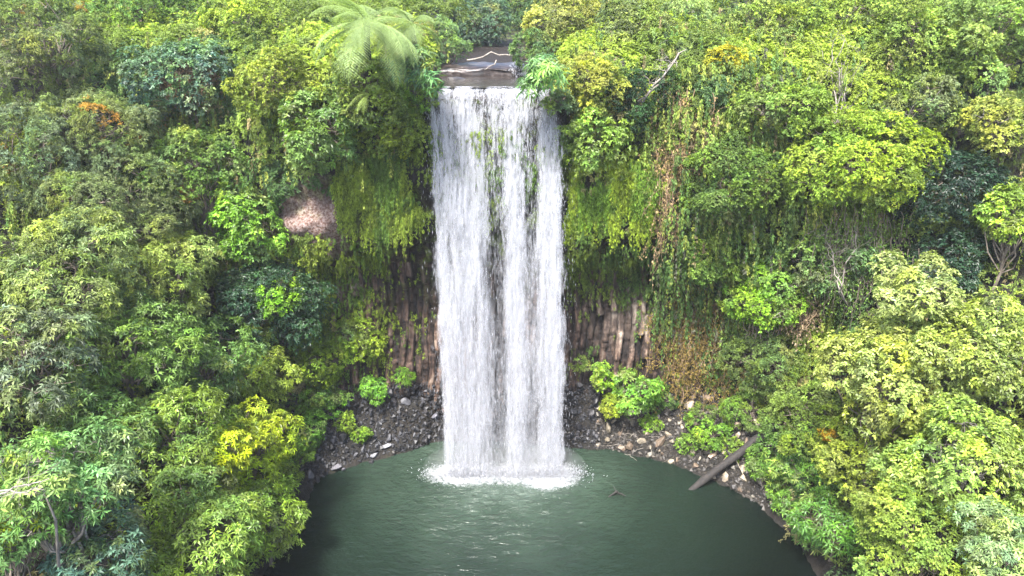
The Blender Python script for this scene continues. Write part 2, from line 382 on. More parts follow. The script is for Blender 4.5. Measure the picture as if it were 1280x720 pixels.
    if dead > 0:
        if dead > .2: w = MB()
        for _ in range(int(26 * dead)):
            j = int(rg.integers(nl0)); e = rg.normal(size=3); e /= np.linalg.norm(e); e[2] = abs(e[2]); e[1] -= .5
            a = LC[j]; b = a + e * lr[j] * 1.35
            lp = limb(a, b, n=7, rg=rg, wig=.5); w.add(*tube(lp, np.linspace(.028, .006, 7), 4))
            for _ in range(5):
                c0 = lp[int(rg.integers(2, 6))]; e2 = e + rg.normal(size=3) * .7; w.add(*tube(limb(c0, c0 + e2 * lr[j] * .35, n=4, rg=rg, wig=.5), np.linspace(.012, .004, 4), 3))
        if w is not tw: link('bare_branches', w.mesh('bare_branches', True), PALE, root)
    link('trunk', tw.mesh('trunk', True), bark, root)
    return root, C, Rr

# ------------------------------------------------------------------ scattering over the ground sheet
cellA = np.linalg.norm(np.cross(np.roll(GP, -1, 0)[:, :-1] - GP[:, :-1], GP[:, 1:] - GP[:, :-1]), axis=2)
CU, CV = np.broadcast_to(us[:, None], cellA.shape), np.broadcast_to(vs[None, :-1], cellA.shape)
def scatter(n, w, rg=rng):
    pw = (cellA * w).ravel(); pw = pw / pw.sum()
    c = rg.choice(len(pw), n, p=pw); i, j = np.divmod(c, cellA.shape[1]); a, b = rg.random((2, n, 1))
    i2 = (i + 1) % NU
    return (GP[i, j] * (1 - a) * (1 - b) + GP[i2, j] * a * (1 - b) + GP[i2, j + 1] * a * b + GP[i, j + 1] * (1 - a) * b), GN[i, j], us[i], vs[j]
CP = GP[:, :-1]
CX, CY, CZ = CP[..., 0], CP[..., 1], CP[..., 2]
c_falls = sstep(8.3, 8.7, CU) * (1 - sstep(11.3, 11.8, CU))
c_pink = np.linalg.norm((CP - np.array([-9.1, .6, 11.6])) / np.array([2.0, 2.6, 2.25]), axis=2) < 1.0
view = ((CP - CAM) * FWD).sum(2); vx = ((CP - CAM) * RIGHT).sum(2) / np.maximum(view, .1) * FPX + 640; vy = 360 - ((CP - CAM) * UPV).sum(2) / np.maximum(view, .1) * FPX
near_view = (view > 3) & (vx > -260) & (vx < 1540) & (vy < 1000)       # also what a step to the side would show
cliffpart = (CU > 4.7) & (CU < 16.2)
river = (CU > 8.5) & (CU < 11.5) & (CV > 7.6) & (CV < 11)
bank = (CV < 3.0) & cliffpart

# undergrowth lumps on the slopes and plateau: reads as one mass
w = near_view & ~river & ~c_pink & (CV > 1.2) & ~(cliffpart & (CV < 7.7)) & (CV < 11.6) & ~((c_falls > .5) & (CV < 11))
w = w * np.where(CV > 9.5, .5, 1.0) * np.where(CV > 10.6, .35, 1.0)
Pu, Nu, uu, vv = scatter(2600, w.astype(float))
rr = (.35 + .75 * rng.random(len(Pu)) ** 1.5) * np.where(vv > 9.5, 1.6, 1.0) * np.where(vv > 10.6, 1.5, 1)
def region_color(Pq):
    f = fbm(Pq, .22, 77, 3); f2 = fbm(Pq, .6, 78, 2); n = len(Pq)
    c = np.tile(np.array([.085, .120, .024]), (n, 1))
    c[f > .14] = (.140, .180, .026); c[f < -.2] = (.040, .075, .026); c[f2 > .42] = (.15, .14, .06)
    return c * (.8 + .4 * rng.random((n, 1)))
cu = region_color(Pu)
db = Nu * .5 + np.array([0, -.15, .8]); db /= np.linalg.norm(db, axis=1, keepdims=True)
mb = MB()
for sel, L_, k_ in ((vv <= 9.5, .15, 6), (vv > 9.5, .21, 6)):
    Cq, rq, dq, cq = Pu[sel], rr[sel], db[sel], cu[sel]
    Pn, dd, own = shell(Cq, rq, dq, L_, .42, lo=-.1, cull=False)
    V, Fq, tt = leaves(Pn, dd * .7 + np.array([0, 0, .6]), np.full(len(Pn), L_), k_, .42, cq[own] * (.75 + .5 * rng.random((len(own), 1))))
    mb.add(V, Fq, tt)
tag(link('undergrowth', mb.mesh('undergrowth'), LEAF, color=(1, 1, 1)), kind='stuff')

hollow = (vx > 1120) & (vx < 1250) & (vy > 180) & (vy < 400)
wq = near_view & ~hollow & cliffpart & (c_falls < .4) & ~c_pink & (((CV > 7.0) & (CV < 9.6)) | ((CU > 14.4) & (CV > 3.0) & (CV < 9)) | ((CU < 5.8) & (CV > 3.2) & (CV < 9)))
Pu, Nu, uu, vv = scatter(1300, wq * np.where(CV > 7.6, 1.8, .8)); rr = .2 + .55 * rng.random(len(Pu)) ** 1.6
cu = region_color(Pu) * np.array([1.15, 1.2, .9]); db = Nu * .8 + np.array([0, -.2, .55]); db /= np.linalg.norm(db, axis=1, keepdims=True)
Pn, dd, own = shell(Pu + Nu * .15, rr, db, .14, .42, lo=-.3, cull=False)
V, Fq, tt = leaves(Pn, dd * .7 + np.array([0, 0, .5]), np.full(len(Pn), .14), 6, .5, cu[own] * (.75 + .5 * rng.random((len(own), 1))))
tag(link('wall_foliage', np_mesh('wall_foliage', V, Fq, tt), LEAF, color=(1, 1, 1)), 'leafy clumps rooted all over the upper cliff and side walls', 'foliage', kind='stuff')

# climbing plants over the upper cliff, and over the right-hand wall down to the bank
wu = near_view & cliffpart & (CV > 6.1) & (CV < 9.4) & (c_falls < .5) & ~c_pink
wu = wu * np.where(CV > 7.4, 1.0, .45)
right = near_view & cliffpart & (CU > 14.2) & (CV > 2.9) & (CV <= 7.4)
left = near_view & cliffpart & (CU < 6.0) & (CV > 2.6) & (CV <= 6.2)
wl = wu + right * 1.0 + left * .7
str_ = (fbm(np.stack([CX * 2.2, CY * 2.2, CZ * .35], -1).reshape(-1, 3), 1, 40, 3).reshape(CX.shape) > -.12)
Pv, Nv, uv_, vv_ = scatter(30000, wl * (.12 + str_))
off = .08 + .55 * np.clip(fbm(Pv, .9, 41, 3) + .3, 0, 1) + .12 * rng.random(len(Pv))
Pv = Pv + Nv * off[:, None]
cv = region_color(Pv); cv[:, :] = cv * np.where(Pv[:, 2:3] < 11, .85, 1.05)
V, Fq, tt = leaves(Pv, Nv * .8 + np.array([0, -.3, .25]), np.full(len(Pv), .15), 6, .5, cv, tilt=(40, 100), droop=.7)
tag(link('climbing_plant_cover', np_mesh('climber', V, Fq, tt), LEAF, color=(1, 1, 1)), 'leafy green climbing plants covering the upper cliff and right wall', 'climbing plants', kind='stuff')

# hanging moss and fern threads below the overhang: narrow leaves in vertical strands
def strands(n, w, length, color, L_=.10, nseg=9, seed=5, out_=.10, wr=.26):
    rg = np.random.default_rng(seed); Ps, Ns, a, b = scatter(n, w.astype(float), rg)
    n = len(Ps); ln = length * (.2 + 1.3 * rg.random(n) ** 2); t = rg.random((n, nseg))
    Q = np.repeat(Ps[:, None] + Ns[:, None] * out_, nseg, 1)
    Q[..., 2] -= t * ln[:, None]; Q[..., :2] += rg.normal(size=(n, nseg, 2)) * .02; Q[..., 1] -= .12 * t
    out2 = rg.random((n, 1, 1)) * .35; Q = Q + Ns[:, None] * out2; fv = fbm(Ps, .9, 91, 2)[:, None]; col = np.array(color) * (.35 + 1.0 * rg.random((n, 1))) * (1 + .5 * fv) * np.where(fv < -.1, np.array([[.7, .9, 1.2]]), 1); col = np.repeat(col, nseg, 0)
    Q = Q.reshape(-1, 3); NN = np.repeat(Ns, nseg, 0) * .5 + np.array([0, -.3, -.9])
    return leaves(Q, NN, np.full(len(Q), L_), 3, wr, col, tilt=(5, 60), droop=1.2, rg=rg, spread=.2)
def zn(a, b): return (CZ > a) & (CZ < b)
mb = MB()
mpn = fbm(np.stack([CX * 1.5, CY, CZ * .6], -1).reshape(-1, 3), .8, 57, 3).reshape(CX.shape)
ul = near_view * (c_falls < .6) * (CV > 6.0) * (CV < 8.2) * (CX > -7.6) * (CX < -3.5) * (CZ > 11.9 + 1.2 * mpn) * (CZ < 15) * sstep(-.25, .3, mpn)
mb.add(*strands(4200, ul, 1.0, (.14, .19, .022), seed=11))
ur = near_view * (c_falls < .6) * (CV > 6.0) * (CV < 8.2) * (CX > 2.1) * (CX < 6.4) * (CZ > 11.9 + 1.2 * mpn) * (CZ < 14.8) * sstep(-.25, .3, mpn)
mb.add(*strands(4200, ur, 1.0, (.16, .22, .018), seed=12))
tag(link('hanging_moss', mb.mesh('hanging_moss'), LEAF, color=(1, 1, 1)), 'yellow green moss threads hanging under the overhang beside the falls', 'moss', kind='stuff')
mb = MB()
ml = near_view & cliffpart & (CV > 3.0) & (CV < 6.2) & (c_falls < .9)
patch = (fbm(np.stack([CX * 1.0, CY, CZ * .8], -1).reshape(-1, 3), 1.3, 52, 4).reshape(CX.shape))
m1 = ml * (1 - .85 * sstep(-6.2, -5.4, CX)) * (CX < -3.9) * sstep(-.25, .35, patch) * sstep(3.2, 5.5, CZ)
m2 = ml * (CX > 2.6) * (CX < 9) * (sstep(7.2, 8.8, CZ) * sstep(-.5, .1, patch) + .5 * sstep(.05, .4, patch))
m3 = near_view & (c_falls > .3) & (CV > 6.2) & (CV < 7.6) & (patch > .05)
mb.add(*strands(2400, m1, .5, (.10, .14, .014), seed=13, L_=.09))
mb.add(*strands(2400, m2, .45, (.085, .12, .018), seed=14, L_=.09))
mb.add(*strands(1600, m3, .5, (.12, .17, .02), seed=15, L_=.09, out_=.03))
tag(link('moss', mb.mesh('moss'), LEAF, color=(1, 1, 1)), 'patchy green moss on the dark rock ledges of the lower cliff', 'moss', kind='stuff')

wv = near_view & ~hollow & (CV > 4.0) & (CV < 9.6) & (c_falls < .4) & ~c_pink & ((CU > 13.6) | (CU < 5.6) | (CV > 7.3))
wv = wv * np.where(CV > 8.3, .3, 1.0) * np.where((CX > 6) & (CX < 13) & (CY > -3), 3.0, 1.0)
mb = MB()
for col_, n_, ln_, sd_ in (((.11, .16, .03), 2600, 1.9, 81), ((.17, .20, .04), 1500, 1.6, 82), ((.17, .14, .07), 380, 1.7, 83)):
    mb.add(*strands(n_, wv, ln_, col_, seed=sd_, L_=.12, nseg=16, out_=.9, wr=.42))
tag(link('hanging_vine_foliage', mb.mesh('hanging_vine_foliage'), LEAF, color=(1, 1, 1)), 'leafy and dry vine strands trailing down the steep slopes', 'vines', kind='stuff')

# ------------------------------------------------------------------ trees and shrubs one can tell apart
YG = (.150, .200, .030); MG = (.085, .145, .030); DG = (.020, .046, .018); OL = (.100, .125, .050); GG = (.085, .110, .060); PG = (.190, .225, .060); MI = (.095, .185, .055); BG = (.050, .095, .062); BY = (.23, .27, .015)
T = [
 # left slope
 (50, 70, 85, 'fine', OL, 'olive tree with rusty tips at the very top left corner', dict(orange=.12)),
 (190, 25, 60, 'small', MG, 'fresh green small-leaved tree at the top edge above the olive tree with orange flush', dict(dead=.12)),
 (130, 165, 75, 'fine', OL, 'flat-topped olive tree with an orange flush on top, high on the left slope', dict(orange=.2, flat_=.6, dead=.3)),
 (232, 100, 66, 'broad', BG, 'bluish green tree high on the left slope between olive and lime crowns', dict(yellow=.25)),
 (312, 38, 58, 'small', YG, 'lime green tree on the rim, left neighbour of the tree fern', dict(dead=.12)),
 (352, 110, 55, 'small', (.14, .17, .03), 'lime green shrub just under the tree fern on its left side', dict(k=.45)),
 (405, 170, 62, 'broad', MG, 'mid green bush hanging over the upper cliff above the moss threads', dict(k=.3)),
 (480, 150, 46, 'small', YG, 'yellow green bush on the cliff between the tree fern and the left falls edge', dict(k=.3)),
 (250, 215, 62, 'small', MG, 'green tree left of the bare pink rock face, slightly above it', dict(dead=.12)),
 (45, 215, 80, 'fine', GG, 'grey green feathery tree at the left edge, a third of the way down', dict(orange=.1)),
 (150, 265, 80, 'fine', OL, 'feathery olive tree in the middle of the left slope beside dark gaps', dict(orange=.06)),
 (310, 285, 52, 'broad', (.10, .20, .02), 'bright green leafy tree touching the bare pink rock face', dict(yellow=.3)),
 (345, 385, 64, 'broad', DG, 'dark green tree against the foot of the left cliff', dict(yellow=.1, k=.5)),
 (345, 372, 28, 'small', (.13, .25, .015), 'small vivid green spray on the dark tree at the left cliff foot', dict(name='shrub', cat='shrub', k=2.6)),
 (85, 350, 95, 'rosette', (.12, .155, .045), 'pale green tree with drooping leaves at mid height of the left edge', dict(Lm=.9, k=.8)),
 (205, 350, 68, 'rosette', (.15, .19, .04), 'pale yellow green crown left of centre on the left slope', dict(Lm=.85, k=.9)),
 (40, 455, 85, 'rosette', GG, 'dull grey green drooping tree at the left edge below the middle', dict(k=1.0, Lm=1.0)),
 (155, 440, 78, 'rosette', MG, 'mid green tree with star-like leaf whorls on the left slope', dict(k=1.0)),
 (245, 455, 64, 'rosette', (.065, .12, .03), 'darker green tree with leaf whorls behind the lemon crowned one', dict(k=.9)),
 (312, 460, 50, 'rosette', YG, 'yellow green tree beside the foot of the left cliff', dict(k=.9, Lm=.85)),
 (110, 540, 70, 'rosette', (.06, .11, .025), 'dark green tree low on the left slope above the mint crown', dict(k=1.0)),
 (215, 555, 82, 'rosette', (.10, .15, .022), 'green tree with star-like leaf whorls, left of the lemon yellow bush top', dict(k=1.1)),
 (305, 560, 66, 'rosette', (.15, .19, .016), 'bright green tree with lemon yellow shoots leaning to the left bank boulders', dict(k=1.0, yellow=.5)),
 (285, 562, 30, 'rosette', BY, 'lemon yellow bush top among the green whorls on the left bank', dict(name='bush', cat='bush', k=5.6, yellow=.3)),
 (330, 645, 52, 'rosette', (.11, .17, .02), 'green tree overhanging the left edge of the dark pool', dict(k=1.2, yellow=.3)),
 (245, 668, 78, 'rosette', (.12, .18, .03), 'yellow green tree at the bottom edge, left of the pool', dict(k=1.3)),
 (70, 612, 92, 'rosette', MI, 'mint green crown with white branches in the bottom left corner', dict(k=1.6, bark=PALE, dead=.5, yellow=.1)),
 (130, 705, 66, 'rosette', BG, 'bluish green crown cut by the bottom edge near the left corner', dict(k=1.4, bark=PALE, dead=.3)),
 (12, 655, 38, 'rosette', (.2, .26, .02), 'lime green spray of leaves at the left edge by the bottom corner', dict(k=3.5, name='bush', cat='bush')),
 # behind the lip
 (575, 22, 44, 'broad', BG, 'bluish green tree above the river behind the falls, left of two', dict(radius=2.6, k=.2)),
 (638, 18, 46, 'broad', (.04, .085, .045), 'dark green tree above the river behind the falls, right of two', dict(radius=2.8, k=.2)),
 # right rim
 (712, 38, 56, 'small', (.19, .20, .06), 'pale yellow green tree right of the river, full of dry twigs', dict(dead=.8)),
 (735, 112, 44, 'small', (.21, .22, .04), 'yellowish shrub with dry twigs right above the falls corner', dict(dead=.5, k=.3)),
 (745, 178, 44, 'broad', (.11, .17, .025), 'green bush on the cliff just right of the upper falls', dict(k=.25)),
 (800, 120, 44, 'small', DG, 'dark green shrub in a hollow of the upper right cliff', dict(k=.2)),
 (790, 45, 46, 'small', OL, 'olive tree on the rim between the dry twiggy tree and the pale one', dict(dead=.12)),
 (858, 38, 46, 'rosette', (.19, .25, .08), 'pale green tree with drooping leaves on the right rim above the leaning dead trunk', dict(Lm=.7)),
 (905, 92, 40, 'small', (.27, .25, .02), 'golden yellow shrub below the pale drooping tree on the right rim', dict(k=.3)),
 (960, 48, 55, 'small', (.13, .17, .04), 'green tree on the right rim, right of the golden shrub and above it', dict(dead=.3)),
 (1055, 40, 68, 'small', YG, 'broad yellow green crown standing over thin pale trunks', dict(flat_=.6)),
 (1150, 55, 70, 'small', (.15, .20, .035), 'yellow green crown next to the broad one over pale trunks, on its right', dict(dead=.3)),
 (1240, 60, 72, 'small', (.13, .19, .05), 'hazy green crown in the top right corner', dict(dead=.12)),
 (975, 150, 60, 'small', (.12, .18, .03), 'green tree on the right wall left of the thin pale trunks', dict(k=.5, dead=.2)),
 (1140, 150, 56, 'small', OL, 'olive tree with a tangle of grey twigs right of the pale trunks', dict(dead=.9, k=.4)),
 (1065, 205, 78, 'small', (.15, .205, .022), 'large lime green crown draped with vines in the middle of the right wall', dict(k=.9)),
 (1182, 245, 72, 'broad', (.010, .026, .012), 'green tree in the shaded hollow on the right, its leaf colour darkened for shade', dict(k=.1)),  # near-black leaves: the shade of the hollow is put into the colour
 (1195, 330, 56, 'broad', (.014, .034, .015), 'green tree below the shaded hollow on the right, shade put into its leaf colour', dict(k=.2)),  # leaf colour also carries the painted shade of the hollow
 (1255, 160, 46, 'small', (.20, .22, .05), 'pale yellow tree at the right edge above the shaded hollow', dict(k=.7, dead=.3)),
 (1262, 268, 42, 'broad', (.14, .21, .02), 'bright green tree at the right edge beside the shaded hollow', dict(k=1.4)),
 (905, 225, 66, 'small', (.07, .115, .022), 'vine clad green shrub on the right wall below the brown vines', dict(k=.1)),
 (885, 315, 56, 'small', (.08, .13, .02), 'green shrub clinging to the middle of the right wall', dict(k=.1)),
 (955, 375, 48, 'small', (.13, .23, .02), 'vivid green tree with a dry grey side, right of the brown vine curtain', dict(k=.6, dead=.6)),
 (1040, 330, 60, 'broad', (.07, .12, .03), 'vine covered green tree under the large lime crown', dict(k=.3)),
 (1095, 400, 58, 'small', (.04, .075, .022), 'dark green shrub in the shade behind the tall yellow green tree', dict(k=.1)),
 (965, 460, 56, 'fine', (.08, .12, .03), 'dull green shrub right of the hanging dry vines by the bank', dict(k=.5)),
 (1145, 365, 44, 'broad', (.20, .24, .07), 'pointed pale green top of the tall tree on the right', dict(k=3.6, name='young_tree')),
 (1115, 470, 86, 'broad', (.19, .22, .045), 'tall yellow green tree in front on the right with a speckle of orange leaves', dict(k=1.5, orange=.04)),
 (1225, 440, 80, 'broad', (.15, .19, .04), 'yellow green tree at the right edge at mid height', dict(k=1.4)),
 (1178, 498, 17, 'small', (.14, .13, .03), 'orange and olive leaf tuft between the two tall yellow green trees', dict(k=4.6, orange=.6, name='bush', cat='bush')),
 (1010, 520, 58, 'small', (.10, .15, .025), 'mid green tree standing over the thick end of the fallen log', dict(k=.9)),
 (1095, 565, 66, 'small', (.14, .18, .025), 'yellow green tree between the log and the tall trees', dict(k=1.1, orange=.05)),
 (1200, 580, 84, 'broad', (.15, .21, .035), 'yellow green tree with a pale forked trunk low on the right', dict(k=1.4, bark=PALE)),
 (1000, 585, 42, 'long', (.055, .12, .02), 'dark green long-leaved bush at the waterline right of the log', dict(k=.6, name='bush', cat='bush', Lm=.8)),
 (1045, 660, 48, 'long', (.06, .14, .02), 'glossy green long-leaved bush overhanging the right edge of the pool', dict(k=.9, name='bush', cat='bush')),
 (1150, 670, 78, 'small', (.14, .20, .032), 'yellow green tree at the bottom edge right of the long-leaved bush', dict(k=1.4)),
 (1262, 690, 56, 'rosette', (.15, .22, .09), 'pale mint tree in the bottom right corner', dict(k=2.0, Lm=.8)),
 # bank shrubs
 (792, 488, 36, 'broad', (.09, .19, .02), 'bright green bush on the right bank under the columns', dict(k=.4, name='bush', cat='bush', yellow=.1)),
 (752, 470, 20, 'broad', (.13, .22, .02), 'small lime plant on the right bank nearest to the falls', dict(k=.5, name='shrub', cat='shrub', Lm=.8)),
 (765, 505, 20, 'small', (.17, .21, .02), 'yellow green low plant at the upper edge of the right boulders', dict(k=.3, name='shrub', cat='shrub')),
 (893, 545, 24, 'small', (.10, .19, .02), 'round green plant growing among the pale stones of the right bank', dict(k=.4, name='shrub', cat='shrub')),
 (935, 515, 36, 'fine', (.07, .13, .02), 'green bush behind the pale stones, left of the log end', dict(k=.4, name='bush', cat='bush')),
 (965, 585, 28, 'long', (.08, .16, .02), 'green bush touching the underside of the fallen log', dict(k=.6, name='bush', cat='bush', Lm=.6)),
 (1035, 585, 26, 'small', (.11, .17, .02), 'green shrub above the pale stones beyond the log', dict(k=.8, name='shrub', cat='shrub')),
 (470, 488, 20, 'broad', (.09, .20, .02), 'fresh green plant on the left bank nearest to the falls', dict(k=.4, name='shrub', cat='shrub', Lm=.8)),
 (415, 502, 24, 'fine', (.10, .24, .015), 'vivid green ferny plant at the foot of the left cliff', dict(k=.4, name='shrub', cat='shrub')),
 (388, 540, 30, 'small', (.07, .15, .02), 'low green shrub among the boulders of the left bank', dict(k=.4, name='shrub', cat='shrub')),
 (430, 528, 16, 'small', (.12, .18, .02), 'tiny yellow green plant amid the boulders of the left bank', dict(k=.3, name='shrub', cat='shrub')),
 (445, 425, 36, 'small', (.13, .19, .015), 'mossy yellow green shrub growing on the left columns', dict(k=.05, name='shrub', cat='shrub')),
 (395, 450, 40, 'small', (.11, .17, .015), 'green shrub on the left columns, lower and further left than the mossy one', dict(k=.2, name='shrub', cat='shrub')),
]
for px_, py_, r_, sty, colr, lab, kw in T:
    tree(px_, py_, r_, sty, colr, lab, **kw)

# ------------------------------------------------------------------ water of the pool and the creek
def water_material(name, pool):
    m, out, N, L = mat(name)
    tc = N('ShaderNodeTexCoord'); sep = N('ShaderNodeSeparateXYZ'); L(tc.outputs['Object'], sep.inputs[0])
    def M(op, a, b=None, c=None):
        n = N('ShaderNodeMath', operation=op)
        for i_, v in enumerate((a, b, c)):
            if v is None: continue
            if isinstance(v, (int, float)): n.inputs[i_].default_value = v
            else: L(v, n.inputs[i_])
        return n.outputs[0]
    p = N('ShaderNodeBsdfPrincipled', Roughness=.07, IOR=1.33)
    if pool:
        dx = M('SUBTRACT', sep.outputs[0], -.6); dy = M('SUBTRACT', sep.outputs[1], .5)
        rad = M('SQRT', M('ADD', M('MULTIPLY', dx, dx), M('MULTIPLY', dy, dy))); ang = M('ARCTAN2', dx, dy)
        cv = N('ShaderNodeCombineXYZ'); L(M('MULTIPLY', rad, 1.0), cv.inputs[0]); L(M('MULTIPLY', ang, 2.6), cv.inputs[1])
        w1 = N('ShaderNodeTexNoise', Scale=1.9, Detail=5.0, Roughness=.62, Distortion=.6); L(cv.outputs[0], w1.inputs['Vector'])
        w2 = N('ShaderNodeTexNoise', Scale=1.6, Detail=4.0, Roughness=.6); mp = N('ShaderNodeMapping'); mp.inputs['Scale'].default_value = (1.0, 2.2, 1); L(tc.outputs['Object'], mp.inputs[0]); L(mp.outputs[0], w2.inputs['Vector'])
        hgt = M('ADD', w1.outputs['Fac'], M('MULTIPLY', w2.outputs['Fac'], .7))
        amp = N('ShaderNodeMapRange'); amp.inputs[1].default_value = 2; amp.inputs[2].default_value = 16; amp.inputs[3].default_value = 1.0; amp.inputs[4].default_value = .12; L(rad, amp.inputs[0])
        b = N('ShaderNodeBump', Distance=.24); L(amp.outputs[0], b.inputs['Strength']); L(hgt, b.inputs['Height']); L(b.outputs[0], p.inputs['Normal'])
        # aerated by the falls, edge reflections and shade painted dark; foam where falls strike
        cl = N('ShaderNodeMapRange'); cl.inputs[1].default_value = 1.5; cl.inputs[2].default_value = 13; cl.inputs[3].default_value = 1; cl.inputs[4].default_value = 0; L(rad, cl.inputs[0])
        big = N('ShaderNodeTexNoise', Scale=.35, Detail=3.0); L(tc.outputs['Object'], big.inputs['Vector'])
        cr = ramp(N, [(.0, (.002, .0035, .0028)), (.45, (.007, .0135, .009)), (.8, (.019, .032, .022)), (1.0, (.042, .060, .047))]); L(M('MULTIPLY', cl.outputs[0], M('ADD', M('MULTIPLY', big.outputs['Fac'], .8), .6)), cr.inputs[0])
        # three plunge spots
        f = None
        for (cx, cy, rx_, ry_) in ((-2.2, -.15, 1.5, .75), (-.05, -.1, .95, .7), (1.65, -.3, 1.15, .9)):
            a = M('DIVIDE', M('SUBTRACT', sep.outputs[0], cx), rx_); c2 = M('DIVIDE', M('SUBTRACT', sep.outputs[1], cy), ry_)
            dd = M('SQRT', M('ADD', M('MULTIPLY', a, a), M('MULTIPLY', c2, c2))); f = dd if f is None else M('MINIMUM', f, dd)
        fn = N('ShaderNodeTexNoise', Scale=3.2, Detail=9.0, Roughness=.78, Distortion=1.6); L(tc.outputs['Object'], fn.inputs['Vector'])
        v = M('SUBTRACT', M('ADD', M('MULTIPLY', fn.outputs['Fac'], 2.4), -.12), f)
        fm = N('ShaderNodeMapRange'); fm.inputs[1].default_value = -.35; fm.inputs[2].default_value = .45; L(v, fm.inputs[0])
        mx = N('ShaderNodeMix', data_type='RGBA'); L(fm.outputs[0], mx.inputs[0]); L(cr.outputs[0], mx.inputs[6]); mx.inputs[7].default_value = (.33, .345, .36, 1)
        L(mx.outputs[2], p.inputs['Base Color']); rr_ = N('ShaderNodeMapRange'); rr_.inputs[3].default_value = .14; rr_.inputs[4].default_value = .8; L(fm.outputs[0], rr_.inputs[0]); L(rr_.outputs[0], p.inputs['Roughness'])
    else:
        n = N('ShaderNodeTexNoise', Scale=5.0, Detail=5.0); mp = N('ShaderNodeMapping'); mp.inputs['Scale'].default_value = (1.5, .5, 1); L(tc.outputs['Object'], mp.inputs[0]); L(mp.outputs[0], n.inputs['Vector'])
        r = ramp(N, [(.3, (.010, .008, .007)), (.6, (.026, .020, .016)), (.8, (.07, .065, .06))]); L(n.outputs['Fac'], r.inputs[0]); L(r.outputs[0], p.inputs['Base Color'])
        b = N('ShaderNodeBump', Strength=.5, Distance=.06); L(n.outputs['Fac'], b.inputs['Height']); L(b.outputs[0], p.inputs['Normal'])
    L(p.outputs[0], out.inputs[0]); return m
def poly_sheet(name, pts, z, m, sub=0):
    bm = bmesh.new(); bm.faces.new([bm.verts.new((x, y, z)) for x, y in pts]); me = bpy.data.meshes.new(name); bm.to_mesh(me); bm.free()
    if me.polygons[0].normal.z < 0: me.flip_normals()
    return link(name, me, m)
c0 = np.array([1.2, -11.0]); S_ = np.array([s[0] for s in st[:-1]]); S2 = S_ + (S_ - c0) / np.linalg.norm(S_ - c0, axis=1, keepdims=True) * 1.5
tag(poly_sheet('water', S2.tolist(), 0.0, water_material('pool_water', True)), kind='structure')
CREEK = water_material('creek_water', False)
tag(poly_sheet('river', [(-5.2, 1.15), (3.6, 1.15), (3.9, 5), (3.2, 10.5), (-5, 10.5), (-5.5, 5)], 17.985, CREEK), kind='structure')

WHITE, out, N, L = mat('falling_water')
d_ = N('ShaderNodeBsdfDiffuse'); d_.inputs[0].default_value = (.39, .40, .43, 1); t_ = N('ShaderNodeBsdfTranslucent'); t_.inputs[0].default_value = (.39, .40, .43, 1)
s_ = N('ShaderNodeMixShader'); s_.inputs[0].default_value = .4; L(d_.outputs[0], s_.inputs[1]); L(t_.outputs[0], s_.inputs[2])
oi = N('ShaderNodeObjectInfo'); tc = N('ShaderNodeTexCoord'); geo = N('ShaderNodeNewGeometry')
def streak(scale, zs_, detail, w4):
    mp = N('ShaderNodeMapping'); mp.inputs['Scale'].default_value = (1, 1, zs_); L(tc.outputs['Object'], mp.inputs[0])
    n = N('ShaderNodeTexNoise', noise_dimensions='4D', Scale=scale, Detail=detail, Roughness=.62); L(mp.outputs[0], n.inputs['Vector'])
    mu = N('ShaderNodeMath', operation='MULTIPLY'); L(oi.outputs['Random'], mu.inputs[0]); mu.inputs[1].default_value = w4; L(mu.outputs[0], n.inputs['W']); return n.outputs['Fac']
na = streak(8.0, .09, 4.0, 37.0); nb = streak(14.0, .20, 2.5, 91.0)
def M(op, a, b):
    n = N('ShaderNodeMath', operation=op)
    for i_, v in enumerate((a, b)):
        if isinstance(v, (int, float)): n.inputs[i_].default_value = v
        else: L(v, n.inputs[i_])
    return n.outputs[0]
den = N('ShaderNodeAttribute', attribute_name='water_amount').outputs['Fac']; soft = N('ShaderNodeAttribute', attribute_name='softness').outputs['Fac']
mixn = M('ADD', M('MULTIPLY', na, .55), M('MULTIPLY', nb, .45))
v = M('ADD', M('SUBTRACT', mixn, .5), M('MULTIPLY', M('SUBTRACT', den, .68), .36))
hw = M('ADD', .075, M('MULTIPLY', soft, .12))
fac = N('ShaderNodeMapRange'); fac.interpolation_type = 'SMOOTHSTEP'; L(v, fac.inputs[0]); L(M('MULTIPLY', hw, -1.0), fac.inputs[1]); L(hw, fac.inputs[2]); fac.inputs[4].default_value = .55
tr = N('ShaderNodeBsdfTransparent'); ms_ = N('ShaderNodeMixShader'); L(fac.outputs[0], ms_.inputs[0]); L(tr.outputs[0], ms_.inputs[1]); L(s_.outputs[0], ms_.inputs[2])
L(ms_.outputs[0], out.inputs[0])
DROP, out, N, L = mat('water_drop')
d_ = N('ShaderNodeBsdfDiffuse'); d_.inputs[0].default_value = (.41, .42, .45, 1); t_ = N('ShaderNodeBsdfTranslucent'); t_.inputs[0].default_value = (.41, .42, .45, 1)
s_ = N('ShaderNodeMixShader'); s_.inputs[0].default_value = .4; L(d_.outputs[0], s_.inputs[1]); L(t_.outputs[0], s_.inputs[2]); L(s_.outputs[0], out.inputs[0])

